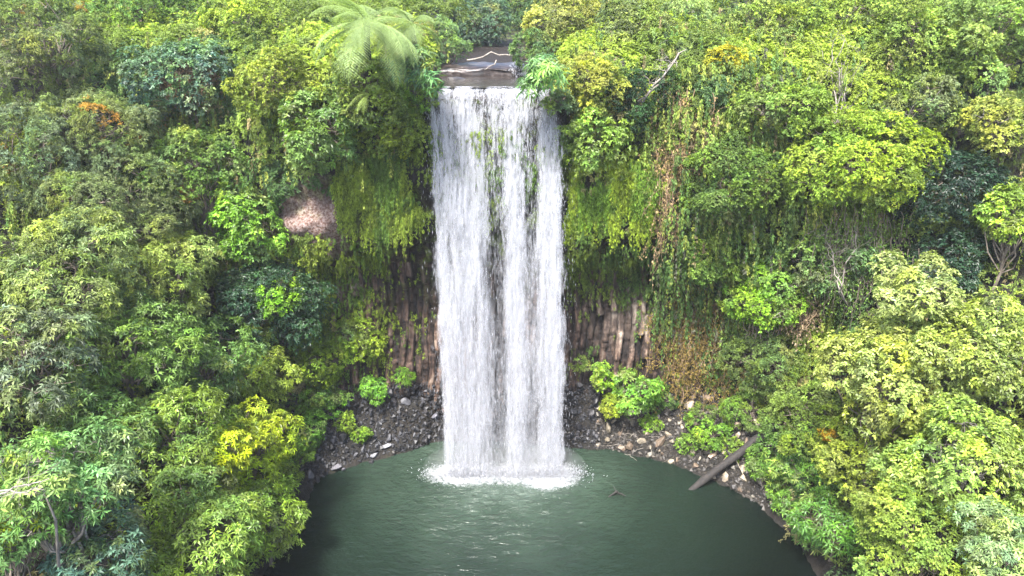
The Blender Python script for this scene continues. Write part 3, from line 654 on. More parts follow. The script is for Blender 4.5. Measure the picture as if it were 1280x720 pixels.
# how much water falls at each place across the lip, at the top and at the foot
ut = np.array([0, .03, .08, .10, .13, .19, .215, .24, .33, .37, .44, .48, .60, .70, .74, .83, .87, .93, 1.0])
dt = np.array([.35, .82, .85, .50, .85, .88, .55, .88, .92, .58, .55, .82, .80, .76, .92, .95, .55, .36, .08])
ub = np.array([0, .04, .10, .2, .36, .43, .47, .53, .56, .62, .68, .72, .77, .82, .9, .96, 1.0])
db_ = np.array([.08, .5, .80, .86, .80, .52, .36, .40, .70, .86, .72, .50, .46, .78, .92, .68, .15])
def dens_at(u, f): return np.interp(u, ut, dt) * (1 - sstep(.05, .5, f)) + np.interp(u, ub, db_) * sstep(.05, .5, f)
FX0, FX1 = -3.72, 2.22
def fall_point(u, tt, yo, vv0):
    """tt seconds of fall / 1.905"""
    s = tt * 1.905; lean = (u - .5) * .25 * tt
    x = FX0 + (FX1 - FX0) * u + lean + .30 * tt - .05; x = x + .5 * sstep(.8, 1, u) * tt ** 1.5 * .6
    y = .92 - vv0 * s + yo; z = 17.95 - 4.905 * s * s; return x, y, z
wf = empty('waterfall', (-.6, -.3, 0))
tag(wf, 'tall white waterfall dropping in broad strands from the rock lip into the green pool', 'waterfall')
for k_, (yo, v0, da) in enumerate(((0, .62, 0), (.16, .46, -.02), (.30, .30, .02), (-.10, .72, -.22))):
    nu_, nv_ = 260, 300; uu_ = np.linspace(-.005, 1.005, nu_); ff = np.linspace(0, 1, nv_) ** .62
    U_, F_ = np.meshgrid(uu_, ff, indexing='ij')
    X, Y, Z = fall_point(U_, F_, yo, v0); q = np.stack([X.ravel() * 1.6, Y.ravel(), Z.ravel() * .10], 1)
    Y = Y + (.16 * fbm(q, 1.3, 60 + k_, 3) * (.15 + F_.ravel())).reshape(Y.shape); X = X + .06 * (vnoise(np.stack([X.ravel(), Z.ravel() * .5, Z.ravel() * 0], 1), .7, 66 + k_)).reshape(X.shape) * F_
    # rounded start over the lip
    nr = 8; Xr = np.repeat(X[:, :1], nr, 1); aa = np.linspace(0, 1, nr)[None]
    Yr = Y[:, :1] + .55 * (1 - aa) ** 1.2; Zr = 17.995 - (17.995 - Z[:, :1]) * aa ** 2.5
    X = np.concatenate([Xr[:, :-1], X], 1); Y = np.concatenate([Yr[:, :-1], Y], 1); Z = np.concatenate([Zr[:, :-1], Z], 1); F2 = np.concatenate([np.zeros((nu_, nr - 1)), F_], 1); U2 = np.repeat(uu_[:, None], X.shape[1], 1)
    V = np.stack([X, Y, Z], -1).reshape(-1, 3); i = np.arange(len(V)).reshape(X.shape)
    Fq = np.stack([i[:-1, :-1], i[1:, :-1], i[1:, 1:], i[:-1, 1:]], -1).reshape(-1, 4)
    me = np_mesh('water_curtain', V, Fq, smooth=True)
    dn = dens_at(U2.ravel(), F2.ravel()) + .18 * fbm(np.stack([V[:, 0] * 3, V[:, 0] * 0, V[:, 2] * .12], 1), 1, 70 + k_, 2) + .30 * fbm(np.stack([V[:, 0] * 1.8, V[:, 0] * 0, V[:, 2] * .55 + np.abs(np.sin(V[:, 0] * 2.1)) * .8], 1), 1, 90 + k_, 3) + da - .25 * (1 - sstep(0, .04, F2.ravel()))
    en = .035 * (1 + fbm(np.stack([V[:, 0] * 0, V[:, 0] * 0, V[:, 2]], 1), .9, 95 + k_, 3)); Uf = U2.ravel(); edge = sstep(en - .02, en + .03, Uf) * (1 - sstep(.97 - en, 1.01 - en, Uf)); dn = dn * edge - (1 - edge) * .8
    for nm, val in (('water_amount', dn), ('softness', sstep(.3, .9, F2.ravel()))):
        a = me.attributes.new(nm, 'FLOAT', 'POINT'); a.data.foreach_set('value', val.astype(np.float32))
    link('water_curtain', me, WHITE, wf)
def spindles(Pc, D, ln, w_):
    D = D / np.linalg.norm(D, axis=1, keepdims=True); T, B = frames(D); n = len(Pc); a = np.arange(3) * 2 * PI / 3
    ring = Pc[:, None] + w_[:, None, None] * (np.cos(a)[None, :, None] * T[:, None] + np.sin(a)[None, :, None] * B[:, None])
    V = np.concatenate([(Pc - D * ln[:, None] * .5)[:, None], ring, (Pc + D * ln[:, None] * .5)[:, None]], 1).reshape(-1, 3)
    f = np.array([[0, 2, 1], [0, 3, 2], [0, 1, 3], [4, 1, 2], [4, 2, 3], [4, 3, 1]]); return V, (np.arange(n)[:, None, None] * 5 + f[None]).reshape(-1, 3)
n = 15000; uq = rng.random(n) * 1.06 - .03; tq = rng.random(n) ** .75
kp = rng.random(n) < np.clip(dens_at(np.clip(uq, 0, 1), tq), .05, 1) ** 1.5 + .05; uq, tq = uq[kp], tq[kp]; n = len(uq)
X, Y, Z = fall_point(uq, tq, 0, .62); Pq = np.stack([X + .05 * rng.normal(size=n), Y + .35 * tq * rng.normal(size=n) - .05, Z], 1)
Pq[:, 2] = np.maximum(Pq[:, 2], .1)
Dq = np.stack([.02 * rng.normal(size=n), -.08 + .02 * rng.normal(size=n), -np.ones(n)], 1)
V, Fq = spindles(Pq, Dq, .05 + .22 * rng.random(n) ** 2 * (.4 + tq), .003 + .006 * rng.random(n) ** 2)
link('falling_drops', np_mesh('falling_drops', V, Fq), DROP, wf)
n = 9000; cx = rng.choice([-2.5, -2.0, -.05, 1.6, 2.0], n) + rng.normal(size=n) * .62; ang = rng.random(n) * 2 * PI; rd = np.abs(rng.normal(size=n)) * .55
hh = np.abs(rng.normal(size=n)) * .30 * np.exp(-rd * .6); Pq = np.stack([cx + np.cos(ang) * rd, -.4 + np.sin(ang) * rd * .8, hh], 1)
Dq = np.stack([np.cos(ang), np.sin(ang), .5 + rng.random(n)], 1)
V, Fq = spindles(Pq, Dq, .04 + .12 * rng.random(n) ** 2, .006 + .014 * rng.random(n)); link('splash', np_mesh('splash', V, Fq), DROP, wf)

# ------------------------------------------------------------------ stones
ST, out, N, L = mat('stone')
oi = N('ShaderNodeObjectInfo'); tc = N('ShaderNodeTexCoord'); n1 = N('ShaderNodeTexNoise', Scale=4.0, Detail=7.0, Roughness=.7); L(tc.outputs['Object'], n1.inputs['Vector'])
r = ramp(N, [(.3, g(.35)), (.55, g(1.0)), (.75, g(1.7))]); L(n1.outputs['Fac'], r.inputs[0])
mx = N('ShaderNodeMix', data_type='RGBA', blend_type='MULTIPLY'); mx.inputs[0].default_value = 1; L(oi.outputs['Color'], mx.inputs[6]); L(r.outputs[0], mx.inputs[7])
p = N('ShaderNodeBsdfPrincipled', Roughness=.55); L(mx.outputs[2], p.inputs['Base Color']); b = N('ShaderNodeBump', Strength=.6, Distance=.04); L(n1.outputs['Fac'], b.inputs['Height']); L(b.outputs[0], p.inputs['Normal']); L(p.outputs[0], out.inputs[0])
def stone_mesh(seed):
    rg = np.random.default_rng(seed); bm = bmesh.new()
    q = rg.normal(size=(15, 3)); q /= np.linalg.norm(q, axis=1, keepdims=True); q *= np.array([1, .62 + .3 * rg.random(), .5 + .25 * rg.random()]) * (.85 + .25 * rg.random((15, 1)))
    for v in q: bm.verts.new(v)
    r_ = bmesh.ops.convex_hull(bm, input=bm.verts); bmesh.ops.delete(bm, geom=[e for e in r_['geom_interior'] if isinstance(e, bmesh.types.BMVert)], context='VERTS')
    bmesh.ops.bevel(bm, geom=bm.edges[:], offset=.07, segments=2, affect='EDGES', profile=.6)
    me = bpy.data.meshes.new('stone'); bm.to_mesh(me); bm.free(); me.materials.append(ST); return me
SM = [stone_mesh(s) for s in range(12)]
from mathutils import Euler
def stone(loc, size, col, label, group=None, name='rock', rot=None, sc=(1, 1, 1), cat='rock', k=None):
    o = bpy.data.objects.new(name, SM[k if k is not None else random.randrange(12)]); COL.objects.link(o); o.location = loc
    o.rotation_euler = rot or (random.random() * 6, random.random() * 6, random.random() * 6); o.scale = [size * a for a in sc]; o.color = (*col, 1)
    tag(o, label, cat, group); return o
def drop(x, y):
    h = BVH.ray_cast(Vector((x, y, 3.8)), Vector((0, 0, -1)), 6); return (h[0].z if h[0] is not None else 0)
# heaped stones: every larger one an object; the gravel between them one mass
placed = []
def heap(n, w, size, cols, label, group, seed, wet=0):
    rg = np.random.default_rng(seed); Pb, Nb, a, b = scatter(n * 12, w.astype(float), rg); c = 0
    for q, nn in zip(Pb, Nb):
        if c >= n: break
        s = size[0] + (size[1] - size[0]) * rg.random() ** 2
        if any((q[0] - e[0]) ** 2 + (q[1] - e[1]) ** 2 + (q[2] - e[2]) ** 2 < (.72 * (s + e[3])) ** 2 for e in placed): continue
        placed.append((*q, s)); col = np.array(cols[int(rg.integers(len(cols)))]) * (.7 + .6 * rg.random())
        stone(q + nn * s * .25, s, col, label, group, sc=(1, .8 + .3 * rg.random(), .8 + .3 * rg.random())); c += 1
BK = near_view & cliffpart & (CV > .7) & (CV < 3.3) & (CZ > -.15) & (CZ < 3.2)
DK = [(.012, .011, .013), (.025, .025, .029), (.007, .007, .008), (.055, .055, .062), (.018, .015, .013)]
TN = [(.17, .145, .105), (.11, .10, .08), (.05, .045, .04), (.25, .21, .155), (.20, .165, .12), (.03, .027, .025), (.11, .08, .055)]
WB = [(.008, .0075, .009), (.014, .013, .015), (.035, .034, .038)]
specials = [
 (482, 560, .34, (.26, .26, .29), 'pale grey upright boulder at the waterline of the left bank', (1, .55, .6)),
 (468, 570, .26, (.22, .22, .24), 'light grey angular boulder just left of the pale upright one', (1, .8, .7)),
 (392, 572, .40, (.13, .14, .17), 'long blue grey boulder half hidden by the lemon yellow bush', (1, .5, .5)),
 (420, 586, .30, (.24, .23, .25), 'rounded pale boulder low on the left bank near the trees', (1, .9, .8)),
 (430, 592, .28, (.20, .19, .21), 'narrow upright grey stone at the left end of the boulder heap', (.4, .4, 1.1)),
 (400, 520, .48, (.05, .06, .08), 'long dark slab lying between green plants on the left bank', (1, .35, .3)),
 (545, 521, .36, (.13, .13, .16), 'wet grey boulder at the edge of the falling water on the left', (1, .8, .7)),
 (891, 571, .42, (.50, .38, .28), 'tan slab with an orange stain beside the fallen log', (1, .5, .35)),
 (820, 522, .34, (.52, .46, .38), 'cream coloured upright stone under the bright bush of the right bank', (.6, .5, 1)),
 (852, 552, .32, (.46, .40, .32), 'cream block low on the right bank', (1, .8, .8)),
 (910, 522, .30, (.50, .45, .37), 'round cream stone high on the right bank below the trees', (1, .9, .9)),
 (922, 533, .28, (.55, .42, .30), 'peach coloured stone high on the right bank', (.8, .6, 1)),
 (1022, 598, .36, (.55, .45, .30), 'yellowish stone among the leaves past the fallen log', (1, .7, .8)),
]
for px_, py_, s, col, lab, sc_ in specials:
    h = BVH.ray_cast(Vector(CAM), Vector(ray(px_, py_)).normalized()); q = np.array(h[0]); q[2] = max(q[2], 0)
    placed.append((*q, s)); stone(q + np.array([0, 0, s * .25]), s, tuple(.5 * c_ for c_ in col), lab, sc=sc_, rot=(random.uniform(-.4, .4), random.uniform(-.4, .4), random.uniform(-.8, .8)))
heap(95, BK & (CX < -4.4), (.14, .42), DK, 'dark grey basalt boulder in the heap on the left bank', 'dark boulders heaped on the left bank', 21)
heap(30, BK & (((CX > -4.8) & (CX < -3.0)) | ((CX > 2.4) & (CX < 4.6))), (.12, .36), WB, 'wet black rock at the foot of the cliff beside the falling water', 'wet black rocks beside the falls', 22)
heap(150, BK & (CX > 4.2), (.15, .42), TN, 'tan or grey angular stone in the pile on the right bank', 'stones piled on the right bank', 23)
base = np.array([v.co for v in SM[0].vertices]); 
def rubble(n, w, col_a, col_b, smax, seed):
    rg = np.random.default_rng(seed); Pb, Nb, a, b = scatter(n, w.astype(float), rg); mb = MB()
    bmq = bmesh.new(); 
    q = np.array([[1, 0, 0], [-1, .1, 0], [.1, .8, .1], [0, -.8, 0], [.2, .1, .7], [0, .1, -.6]]); f = np.array([[0, 2, 4], [2, 1, 4], [1, 3, 4], [3, 0, 4], [2, 0, 5], [1, 2, 5], [3, 1, 5], [0, 3, 5]])
    Q = rg.normal(size=(n, 4)); Q /= np.linalg.norm(Q, axis=1, keepdims=True); a0, b0, c0_, d0 = Q.T
    Rm = np.stack([a0*a0+b0*b0-c0_*c0_-d0*d0, 2*(b0*c0_-a0*d0), 2*(b0*d0+a0*c0_), 2*(b0*c0_+a0*d0), a0*a0-b0*b0+c0_*c0_-d0*d0, 2*(c0_*d0-a0*b0), 2*(b0*d0-a0*c0_), 2*(c0_*d0+a0*b0), a0*a0-b0*b0-c0_*c0_+d0*d0], 1).reshape(n, 3, 3)
    s = (.03 + smax * rg.random(n) ** 2); jit = 1 + .35 * rg.normal(size=(n, 6, 1))
    V = (np.einsum('nij,nkj->nki', Rm, q[None] * jit) * s[:, None, None] + (Pb + Nb * .02)[:, None]).reshape(-1, 3)
    t = rg.random((n, 1)); c = (np.array(col_a) * (1 - t) + np.array(col_b) * t) * (.5 + rg.random((n, 1)))
    return V, (np.arange(n)[:, None, None] * 6 + f[None]).reshape(-1, 3), np.repeat(c, 8, 0)
mb = MB(); mb.add(*rubble(5000, BK & (CX < 4.5), (.004, .004, .005), (.018, .018, .021), .13, 31)); mb.add(*rubble(3500, BK & (CX >= 4.2), (.005, .0045, .004), (.045, .038, .03), .12, 32))
RB, out, N, L = mat('rubble_stone'); at = N('ShaderNodeAttribute', attribute_name='tint'); p = N('ShaderNodeBsdfPrincipled', Roughness=.6); L(at.outputs['Vector'], p.inputs['Base Color']); L(p.outputs[0], out.inputs[0])
tag(link('rubble', mb.mesh('rubble'), RB), kind='stuff')

# rock ledge with a small cascade in the creek above the lip
def rock_slab(name, c, size, seed, m):
    bm = bmesh.new(); bmesh.ops.create_icosphere(bm, subdivisions=5, radius=1); V = np.array([v.co for v in bm.verts])
    V = np.sign(V) * np.abs(V) ** .6; V = V * np.array(size); V += (fbm(V, .9, seed, 4) * .35 * size[2] + fbm(V, 3, seed + 1, 3) * .12)[:, None] * np.array([.3, 1, 1])
    for v, q in zip(bm.verts, V): v.co = q + np.array(c)
    me = bpy.data.meshes.new(name); bm.to_mesh(me); bm.free(); me.polygons.foreach_set('use_smooth', [True] * len(me.polygons)); me.materials.append(m); return me
WR, out, N, L = mat('wet_rock'); tc = N('ShaderNodeTexCoord'); n1 = N('ShaderNodeTexNoise', Scale=2.2, Detail=8.0, Roughness=.7); L(tc.outputs['Object'], n1.inputs['Vector'])
r = ramp(N, [(.38, (.006, .005, .005)), (.55, (.03, .021, .018)), (.70, (.10, .085, .08))]); L(n1.outputs['Fac'], r.inputs[0]); p = N('ShaderNodeBsdfPrincipled', Roughness=.35); L(r.outputs[0], p.inputs['Base Color'])
b = N('ShaderNodeBump', Strength=.7, Distance=.08); L(n1.outputs['Fac'], b.inputs['Height']); L(b.outputs[0], p.inputs['Normal']); L(p.outputs[0], out.inputs[0])
lo_ = link('rock_ledge', rock_slab('rock_ledge', (-.9, 10.0, 18.0), (3.9, 1.6, .52), 5, WR)); tag(lo_, 'low wet rock ledge across the creek behind the lip of the falls', 'rock ledge')
nn_ = 500; ux = rng.random(nn_); sl = rng.random(nn_); xx = -.2 + np.abs(rng.normal(size=nn_)) * .35 * rng.choice([1, 2.2], nn_) + ux * 1.3; yy = 8.75 - .9 * sl + .12 * rng.normal(size=nn_); zz = 18.6 - .62 * sl + .05 * rng.random(nn_) - .12 * np.abs(ux - .5) + .1 * np.sin(ux * 9)
V, Fq = spindles(np.stack([xx, yy, zz], 1), np.stack([.3 * rng.normal(size=nn_), -np.ones(nn_), -.7 + 0 * xx], 1), .08 + .16 * rng.random(nn_), .006 + .012 * rng.random(nn_))
tag(link('cascade', np_mesh('cascade', V, Fq), DROP), 'small white cascade sliding over the wet ledge above the big falls', 'cascade')
for (x_, y_, z_, s_, lab_) in ((-3.2, 1.3, 17.95, .42, 'dark wet boulder on the lip at the left end of the falls'), (-2.1, 2.2, 17.9, .30, 'dark stone in the creek just behind the lip, left of centre'), (1.5, 1.6, 17.92, .40, 'dark wet boulder on the lip at the right end of the falls'), (.3, 5.2, 17.9, .34, 'dark stone in the middle of the creek above the falls'), (-2.6, 6.5, 17.95, .5, 'brown boulder at the left side of the creek below the ledge'), (2.2, 7.4, 18.0, .5, 'brown boulder at the right side of the creek beside the cascade')):
    stone((x_, y_, z_), s_, (.022, .018, .016), lab_, sc=(1.2, .8, .5), rot=(.1, .1, random.random() * 3))
w_ = MB(); w_.add(*tube(limb((-2.3, 8.6, 18.75), (1.6, 9.0, 18.62), sag=.05, wig=.3, n=12), np.linspace(.05, .02, 12), 7)); w_.add(*tube(limb((-.8, 8.7, 18.75), (-1.4, 8.2, 18.3), n=5, wig=.3), np.linspace(.04, .015, 5), 5))
o = link('driftwood', w_.mesh('driftwood', True), PALE); tag(o, 'bleached branch lying across the wet ledge above the falls', 'driftwood')

# ------------------------------------------------------------------ tree fern on the rim
def tree_fern(px, py, dp, size, col, label, nf=17, seed=1, trunk_to=None, tilt0=.25):
    rg = np.random.default_rng(seed); C = at_depth(px, py, dp)
    h = BVH.find_nearest(Vector(C + np.array([0, .4, -1.5]))); bs = np.array(h[0]) if trunk_to is None else np.array(trunk_to)
    root = empty('tree_fern', bs); tag(root, label, 'tree fern')
    w = MB(); w.add(*tube(limb(bs, C, n=8, wig=.08, rg=rg), np.linspace(.17, .10, 8), 9)); link('trunk', w.mesh('trunk', True), DARKWOOD, root)
    for f in range(nf):
        az = 2 * PI * (f + .5 * rg.random()) / nf; el = R(48) * (tilt0 + 1.25 * rg.random())
        if f % 3 == 0: az = -PI / 2 + rg.normal() * .75; el = R(20) * rg.random() - R(22); ln = size * (.82 + .3 * rg.random())
        m_ = 32; t = np.linspace(0, 1, m_); hd = np.array([math.cos(az), math.sin(az), 0])
        an = el - t ** 1.2 * R(62 + 30 * rg.random()); stp = ln / m_
        rp = C + np.cumsum(hd[None] * np.cos(an)[:, None] * stp + np.array([0, 0, 1.0])[None] * np.sin(an)[:, None] * stp, 0)
        dr = np.gradient(rp, axis=0); dr /= np.linalg.norm(dr, axis=1, keepdims=True); sd_ = np.cross(dr, np.array([0, 0, 1.0])); sd_ /= np.linalg.norm(sd_, axis=1, keepdims=True) + 1e-9; up = np.cross(sd_, dr)
        fw = MB(); V, Fq = tube(rp, np.linspace(.022, .005, m_), 4); fw.add(V, Fq, np.tile([[.9, .9, .7]], (len(Fq), 1)))
        A, Dn, Ln = [], [], []
        for i in range(3, m_):
            for sg in (-1, 1):
                pl = ln * .235 * math.sin(PI * min(1, (t[i] * .92 + .10))) ** .7 * (.9 + .2 * rg.random())
                pd = sd_[i] * sg * .92 + dr[i] * .38 - np.array([0, 0, .22]); pd /= np.linalg.norm(pd)
                mm_ = max(4, int(pl / .034)); s = (np.arange(mm_) + .5) / mm_
                q = rp[i] + pd * (s * pl)[:, None] - np.array([0, 0, 1]) * (s ** 2 * pl * .18)[:, None]
                for s2 in (-1, 1):
                    A.append(q); e = pd * .45 + dr[i] * s2 * .9; Dn.append(np.tile(e / np.linalg.norm(e), (mm_, 1))); Ln.append(.075 * (1 - .75 * s) * (pl / .6 + .35))
        A = np.concatenate(A); Dn = np.concatenate(Dn); Ln = np.concatenate(Ln)[:, None]; upv = np.array([0, 0, 1.0]) + .25 * rg.normal(size=A.shape); S = np.cross(Dn, upv); S /= np.linalg.norm(S, axis=1, keepdims=True)
        V = np.stack([A, A + Dn * Ln * .5 + S * Ln * .22, A + Dn * Ln - np.array([0, 0, 1]) * Ln * .15, A + Dn * Ln * .5 - S * Ln * .22], 1).reshape(-1, 3)
        c = (.85 + .3 * rg.random()) * (.85 + .3 * rg.random((len(A), 1))) * np.ones((1, 3)); fw.add(V, np.arange(len(V)).reshape(-1, 4), c)
        link('frond', fw.mesh('frond'), LEAF, root, col)
tree_fern(460, 30, 26.6, 3.1, (.19, .26, .10), 'large pale tree fern spreading over the rim left of the falls', 15, 3, tilt0=-.15)
tree_fern(515, 30, 29.5, 1.9, (.16, .22, .09), 'middle sized tree fern behind the right side of the large one', 13, 8, tilt0=-.2)
tree_fern(462, 118, 28.2, 1.15, (.22, .29, .08), 'small tree fern with yellowish fronds hanging just under the large one', 9, 5, tilt0=0)

STY['palm'] = dict(L=.42, k=10, w=.15, tilt=(70, 105), droop=.55, cover=1.1, mat='g')
for a in [
 (530, 88, 38, 'palm', (.05, .12, .05), 'dark green plant with fingered leaves left of the lip of the falls', dict(name='fan_leaf_plant', cat='plant', depth=28.0, lumps=10)),
 (680, 92, 38, 'palm', (.10, .20, .07), 'fresh green plant with fingered leaves right of the lip of the falls', dict(name='fan_leaf_plant', cat='plant', depth=28.0, lumps=10)),
 (540, 50, 34, 'fine', (.13, .20, .08), 'feathery green bush between the tree fern and the creek', dict(name='bush', cat='bush', k=.5)),
 (520, 118, 30, 'fine', (.12, .21, .04), 'ferny green bush overhanging the left corner of the falls', dict(name='bush', cat='bush', k=.5)),
 (568, 92, 11, 'fine', (.20, .20, .04), 'small yellow green tuft at the left side of the creek above the lip', dict(name='shrub', cat='shrub', k=.5)),
 (700, 128, 22, 'small', (.11, .15, .07), 'soft grey green bush at the right corner of the falls', dict(name='bush', cat='bush', k=.6)),
 (560, 62, 26, 'fine', (.10, .16, .06), 'green bush at the left side of the creek above its wet ledge', dict(name='bush', cat='bush', depth=38)),
 (668, 66, 30, 'small', (.07, .12, .04), 'dark green bush at the right side of the creek, behind the fingered plant', dict(name='bush', cat='bush', depth=36)),
 (600, 30, 40, 'broad', (.055, .10, .06), 'low bluish bush closing the creek between the two trees behind the falls', dict(name='bush', cat='bush', depth=50)),
 (500, 175, 30, 'small', (.15, .19, .02), 'yellow green creeper bush hanging beside the left edge of the falls', dict(name='bush', cat='bush', k=.3)),
 (455, 118, 48, 'small', (.10, .14, .03), 'green bush filling the space beneath the large tree fern', dict(name='bush', cat='bush', k=1.0)),
 (860, 555, 16, 'small', (.09, .16, .02), 'low green tuft between pale stones in the middle of the right bank', dict(name='shrub', cat='shrub', k=.3)),
 (372, 560, 26, 'small', (.08, .14, .02), 'green shrub at the waterline below the left boulders', dict(name='shrub', cat='shrub', k=.6)),
 (452, 545, 13, 'small', (.10, .17, .02), 'tiny green tuft low in the middle of the left boulders', dict(name='shrub', cat='shrub', k=.2)),
 (505, 470, 14, 'fine', (.09, .17, .02), 'little green fern at the foot of the left columns nearest the falls', dict(name='shrub', cat='shrub', k=.2)),
 (725, 455, 14, 'fine', (.08, .14, .02), 'little green fern at the foot of the right columns nearest the falls', dict(name='shrub', cat='shrub', k=.2)),
 (985, 630, 22, 'long', (.07, .14, .02), 'leafy green tuft hanging over the right edge of the pool', dict(name='shrub', cat='shrub', k=.5, Lm=.6)),
 (812, 528, 15, 'small', (.10, .17, .02), 'small green tuft among the right bank stones below the bright bush', dict(name='shrub', cat='shrub', k=.2)),
 (872, 520, 22, 'fine', (.07, .13, .02), 'feathery green plant where the right bank meets the brown vines', dict(name='shrub', cat='shrub', k=.3)),
 (945, 572, 18, 'small', (.09, .15, .025), 'green tuft between the fallen log and the waterside stones', dict(name='shrub', cat='shrub', k=.3)),
 (975, 610, 20, 'small', (.08, .14, .025), 'dark green tuft on the waterline past the fallen log', dict(name='shrub', cat='shrub', k=.4)),
 (1010, 668, 24, 'long', (.06, .12, .02), 'long-leaved tuft hanging over the pool at the right, lowest of them', dict(name='shrub', cat='shrub', k=.5, Lm=.6)),
 (395, 500, 26, 'small', (.06, .12, .02), 'green shrub behind the left boulders at the trees', dict(name='shrub', cat='shrub', k=.3)),
 (352, 600, 26, 'rosette', (.10, .15, .02), 'overhanging green twig mass at the left waterline', dict(name='shrub', cat='shrub', k=.7, Lm=.7)),
 (830, 500, 24, 'small', (.05, .10, .02), 'dark green bush under the rusty brown vines', dict(name='bush', cat='bush', k=.3)),
 (915, 560, 18, 'small', (.10, .15, .02), 'green tuft beside the upper side of the fallen log', dict(name='shrub', cat='shrub', k=.3)),
]:
    tree(a[0], a[1], a[2], a[3], a[4], a[5], **a[6])

# ------------------------------------------------------------------ dead vines, bare trunks, log
def vine_curtain(name, label, cat, box_px, n, ln, seed, m=DRY, leafc=(.22, .15, .06), out_=.25, dens=1.0):
    rg = np.random.default_rng(seed); w = MB(); pts = []
    (x0, y0, x1, y1) = box_px
    while len(pts) < n:
        a_, b_ = rg.normal(size=2) * .30; px_, py_ = (x0 + x1) / 2 + (x1 - x0) * a_, y0 + (y1 - y0) * (.35 + b_)
        if abs(a_) > .8 or abs(b_) > .7: continue
        h = BVH.ray_cast(Vector(CAM), Vector(ray(px_, py_)).normalized())
        if h[0] is None: continue
        pts.append(np.array(h[0]) + np.array([0, -.35, 0]) * (out_ + rg.random() * 2))
    root = empty(name, pts[0]); tag(root, label, cat)
    lv = []
    for q in pts:
        l = ln * (.3 + .9 * rg.random()); p_ = limb(q, q + np.array([.35 * rg.normal(), -.1, -l]), n=9, rg=rg, wig=.32)
        w.add(*tube(p_, np.linspace(.017, .006, 9), 4)); lv.append(p_[1:])
        if rg.random() < .4:
            e = rg.normal(size=3) * .5; w.add(*tube(limb(p_[3], p_[3] + e, n=5, rg=rg, wig=.4), np.linspace(.01, .004, 5), 3))
    link('stems', w.mesh('stems', True), m, root)
    lv = np.concatenate(lv); lv = np.repeat(lv, max(1, int(2 * dens)), 0) + .10 * rg.normal(size=(len(lv) * max(1, int(2 * dens)), 3))
    V, Fq, tt = leaves(lv, np.tile([[0, -.4, -.6]], (len(lv), 1)) + .3 * rg.normal(size=lv.shape), np.full(len(lv), .10), 3, .4, np.array(leafc) * (.5 + rg.random((len(lv), 1))), tilt=(20, 80), droop=.8, rg=rg)
    link('dry_leaves', np_mesh('dry_leaves', V, Fq, tt), LEAF, root, (1, 1, 1))
vine_curtain('dead_vine', 'rusty brown dead vines hanging over the rock right of the columns down to the bank', 'vines', (826, 372, 912, 486), 460, 1.5, 71, leafc=(.15, .11, .03))
vine_curtain('dead_vine', 'dry brown vine tangle high on the right wall below the leaning dead trunk', 'vines', (815, 125, 885, 225), 190, 1.9, 72, leafc=(.26, .19, .09))
vine_curtain('dead_vine', 'thin straw coloured vines hanging right of the bright moss', 'vines', (812, 215, 842, 300), 60, 1.8, 73, leafc=(.24, .18, .09), dens=.6)
vine_curtain('dead_vine', 'brown dry shrub patch high on the left slope', 'vines', (212, 78, 280, 110), 130, .9, 74, leafc=(.22, .15, .09), out_=2.5)
vine_curtain('dead_vine', 'grey dry twigs beside the vivid green tree on the right wall', 'vines', (965, 350, 1005, 395), 80, 1.1, 75, leafc=(.26, .20, .13), out_=3.5, dens=.6)
vine_curtain('hanging_vine', 'leafy green vines hanging from the large lime crown', 'vines', (1000, 250, 1100, 330), 140, 2.6, 76, m=BARK, leafc=(.10, .17, .03), out_=5)
vine_curtain('dead_vine', 'pale dry twigs in front of the yellowish shrub at the right corner of the falls', 'vines', (700, 60, 770, 100), 90, 1.2, 77, leafc=(.32, .27, .15), out_=2.0, dens=.6)

def bare_tree(label, base_px, tops, r0, out_, m=PALE, name='bare_tree', seed=3, twigs=16):
    rg = np.random.default_rng(seed); h = BVH.ray_cast(Vector(CAM), Vector(ray(*base_px)).normalized()); d = ray(*base_px); dp = h[3] / np.linalg.norm(d) - out_
    b0 = at_depth(*base_px, dp); foot = np.array(BVH.find_nearest(Vector(b0 + np.array([0, .5, -1])))[0]); root = empty(name, foot); tag(root, label, 'bare tree')
    for (tx, ty) in tops:
        w = MB(); top = at_depth(tx, ty, dp + rg.normal() * .4); p_ = np.concatenate([limb(foot, b0, n=4, rg=rg, wig=.1)[:-1], limb(b0 + rg.normal(size=3) * .1, top, n=9, rg=rg, wig=.25)])
        w.add(*tube(p_, np.linspace(r0, r0 * .3, len(p_)), 6))
        for _ in range(twigs):
            c = p_[int(rg.integers(5, len(p_)))]; e = rg.normal(size=3) * .45 + np.array([0, -.2, .35]); l1 = limb(c, c + e, n=6, rg=rg, wig=.5); w.add(*tube(l1, np.linspace(r0 * .28, r0 * .08, 6), 4))
            for _ in range(2): w.add(*tube(limb(l1[3], l1[3] + e * .5 + rg.normal(size=3) * .2, n=4, rg=rg, wig=.5), np.linspace(r0 * .12, r0 * .05, 4), 3))
        link('stem', w.mesh('stem', True), m, root)
bare_tree('cluster of thin pale trunks under the broad yellow green crown on the right', (1044, 172), [(1040, 62), (1056, 50), (1062, 100), (1052, 78), (1030, 120)], .05, 1.3, twigs=7)
bare_tree('leaning pale dead trunk on the upper right wall', (800, 122), [(858, 62), (846, 78)], .07, 1.0, seed=5, twigs=5)
bare_tree('twisted bare grey stems in the middle of the right wall under the lime crown', (1048, 365), [(1032, 300), (1070, 290), (1040, 318)], .035, 3.2, seed=6, twigs=8)
bare_tree('pale forked trunk showing between the yellow green leaves low on the right', (1182, 620), [(1205, 545), (1180, 560)], .07, 2.9, seed=8, twigs=3)
bare_tree('white branch reaching in from the left edge over the mint crown', (-20, 622), [(62, 598), (55, 612)], .03, 5.0, seed=9, twigs=5)

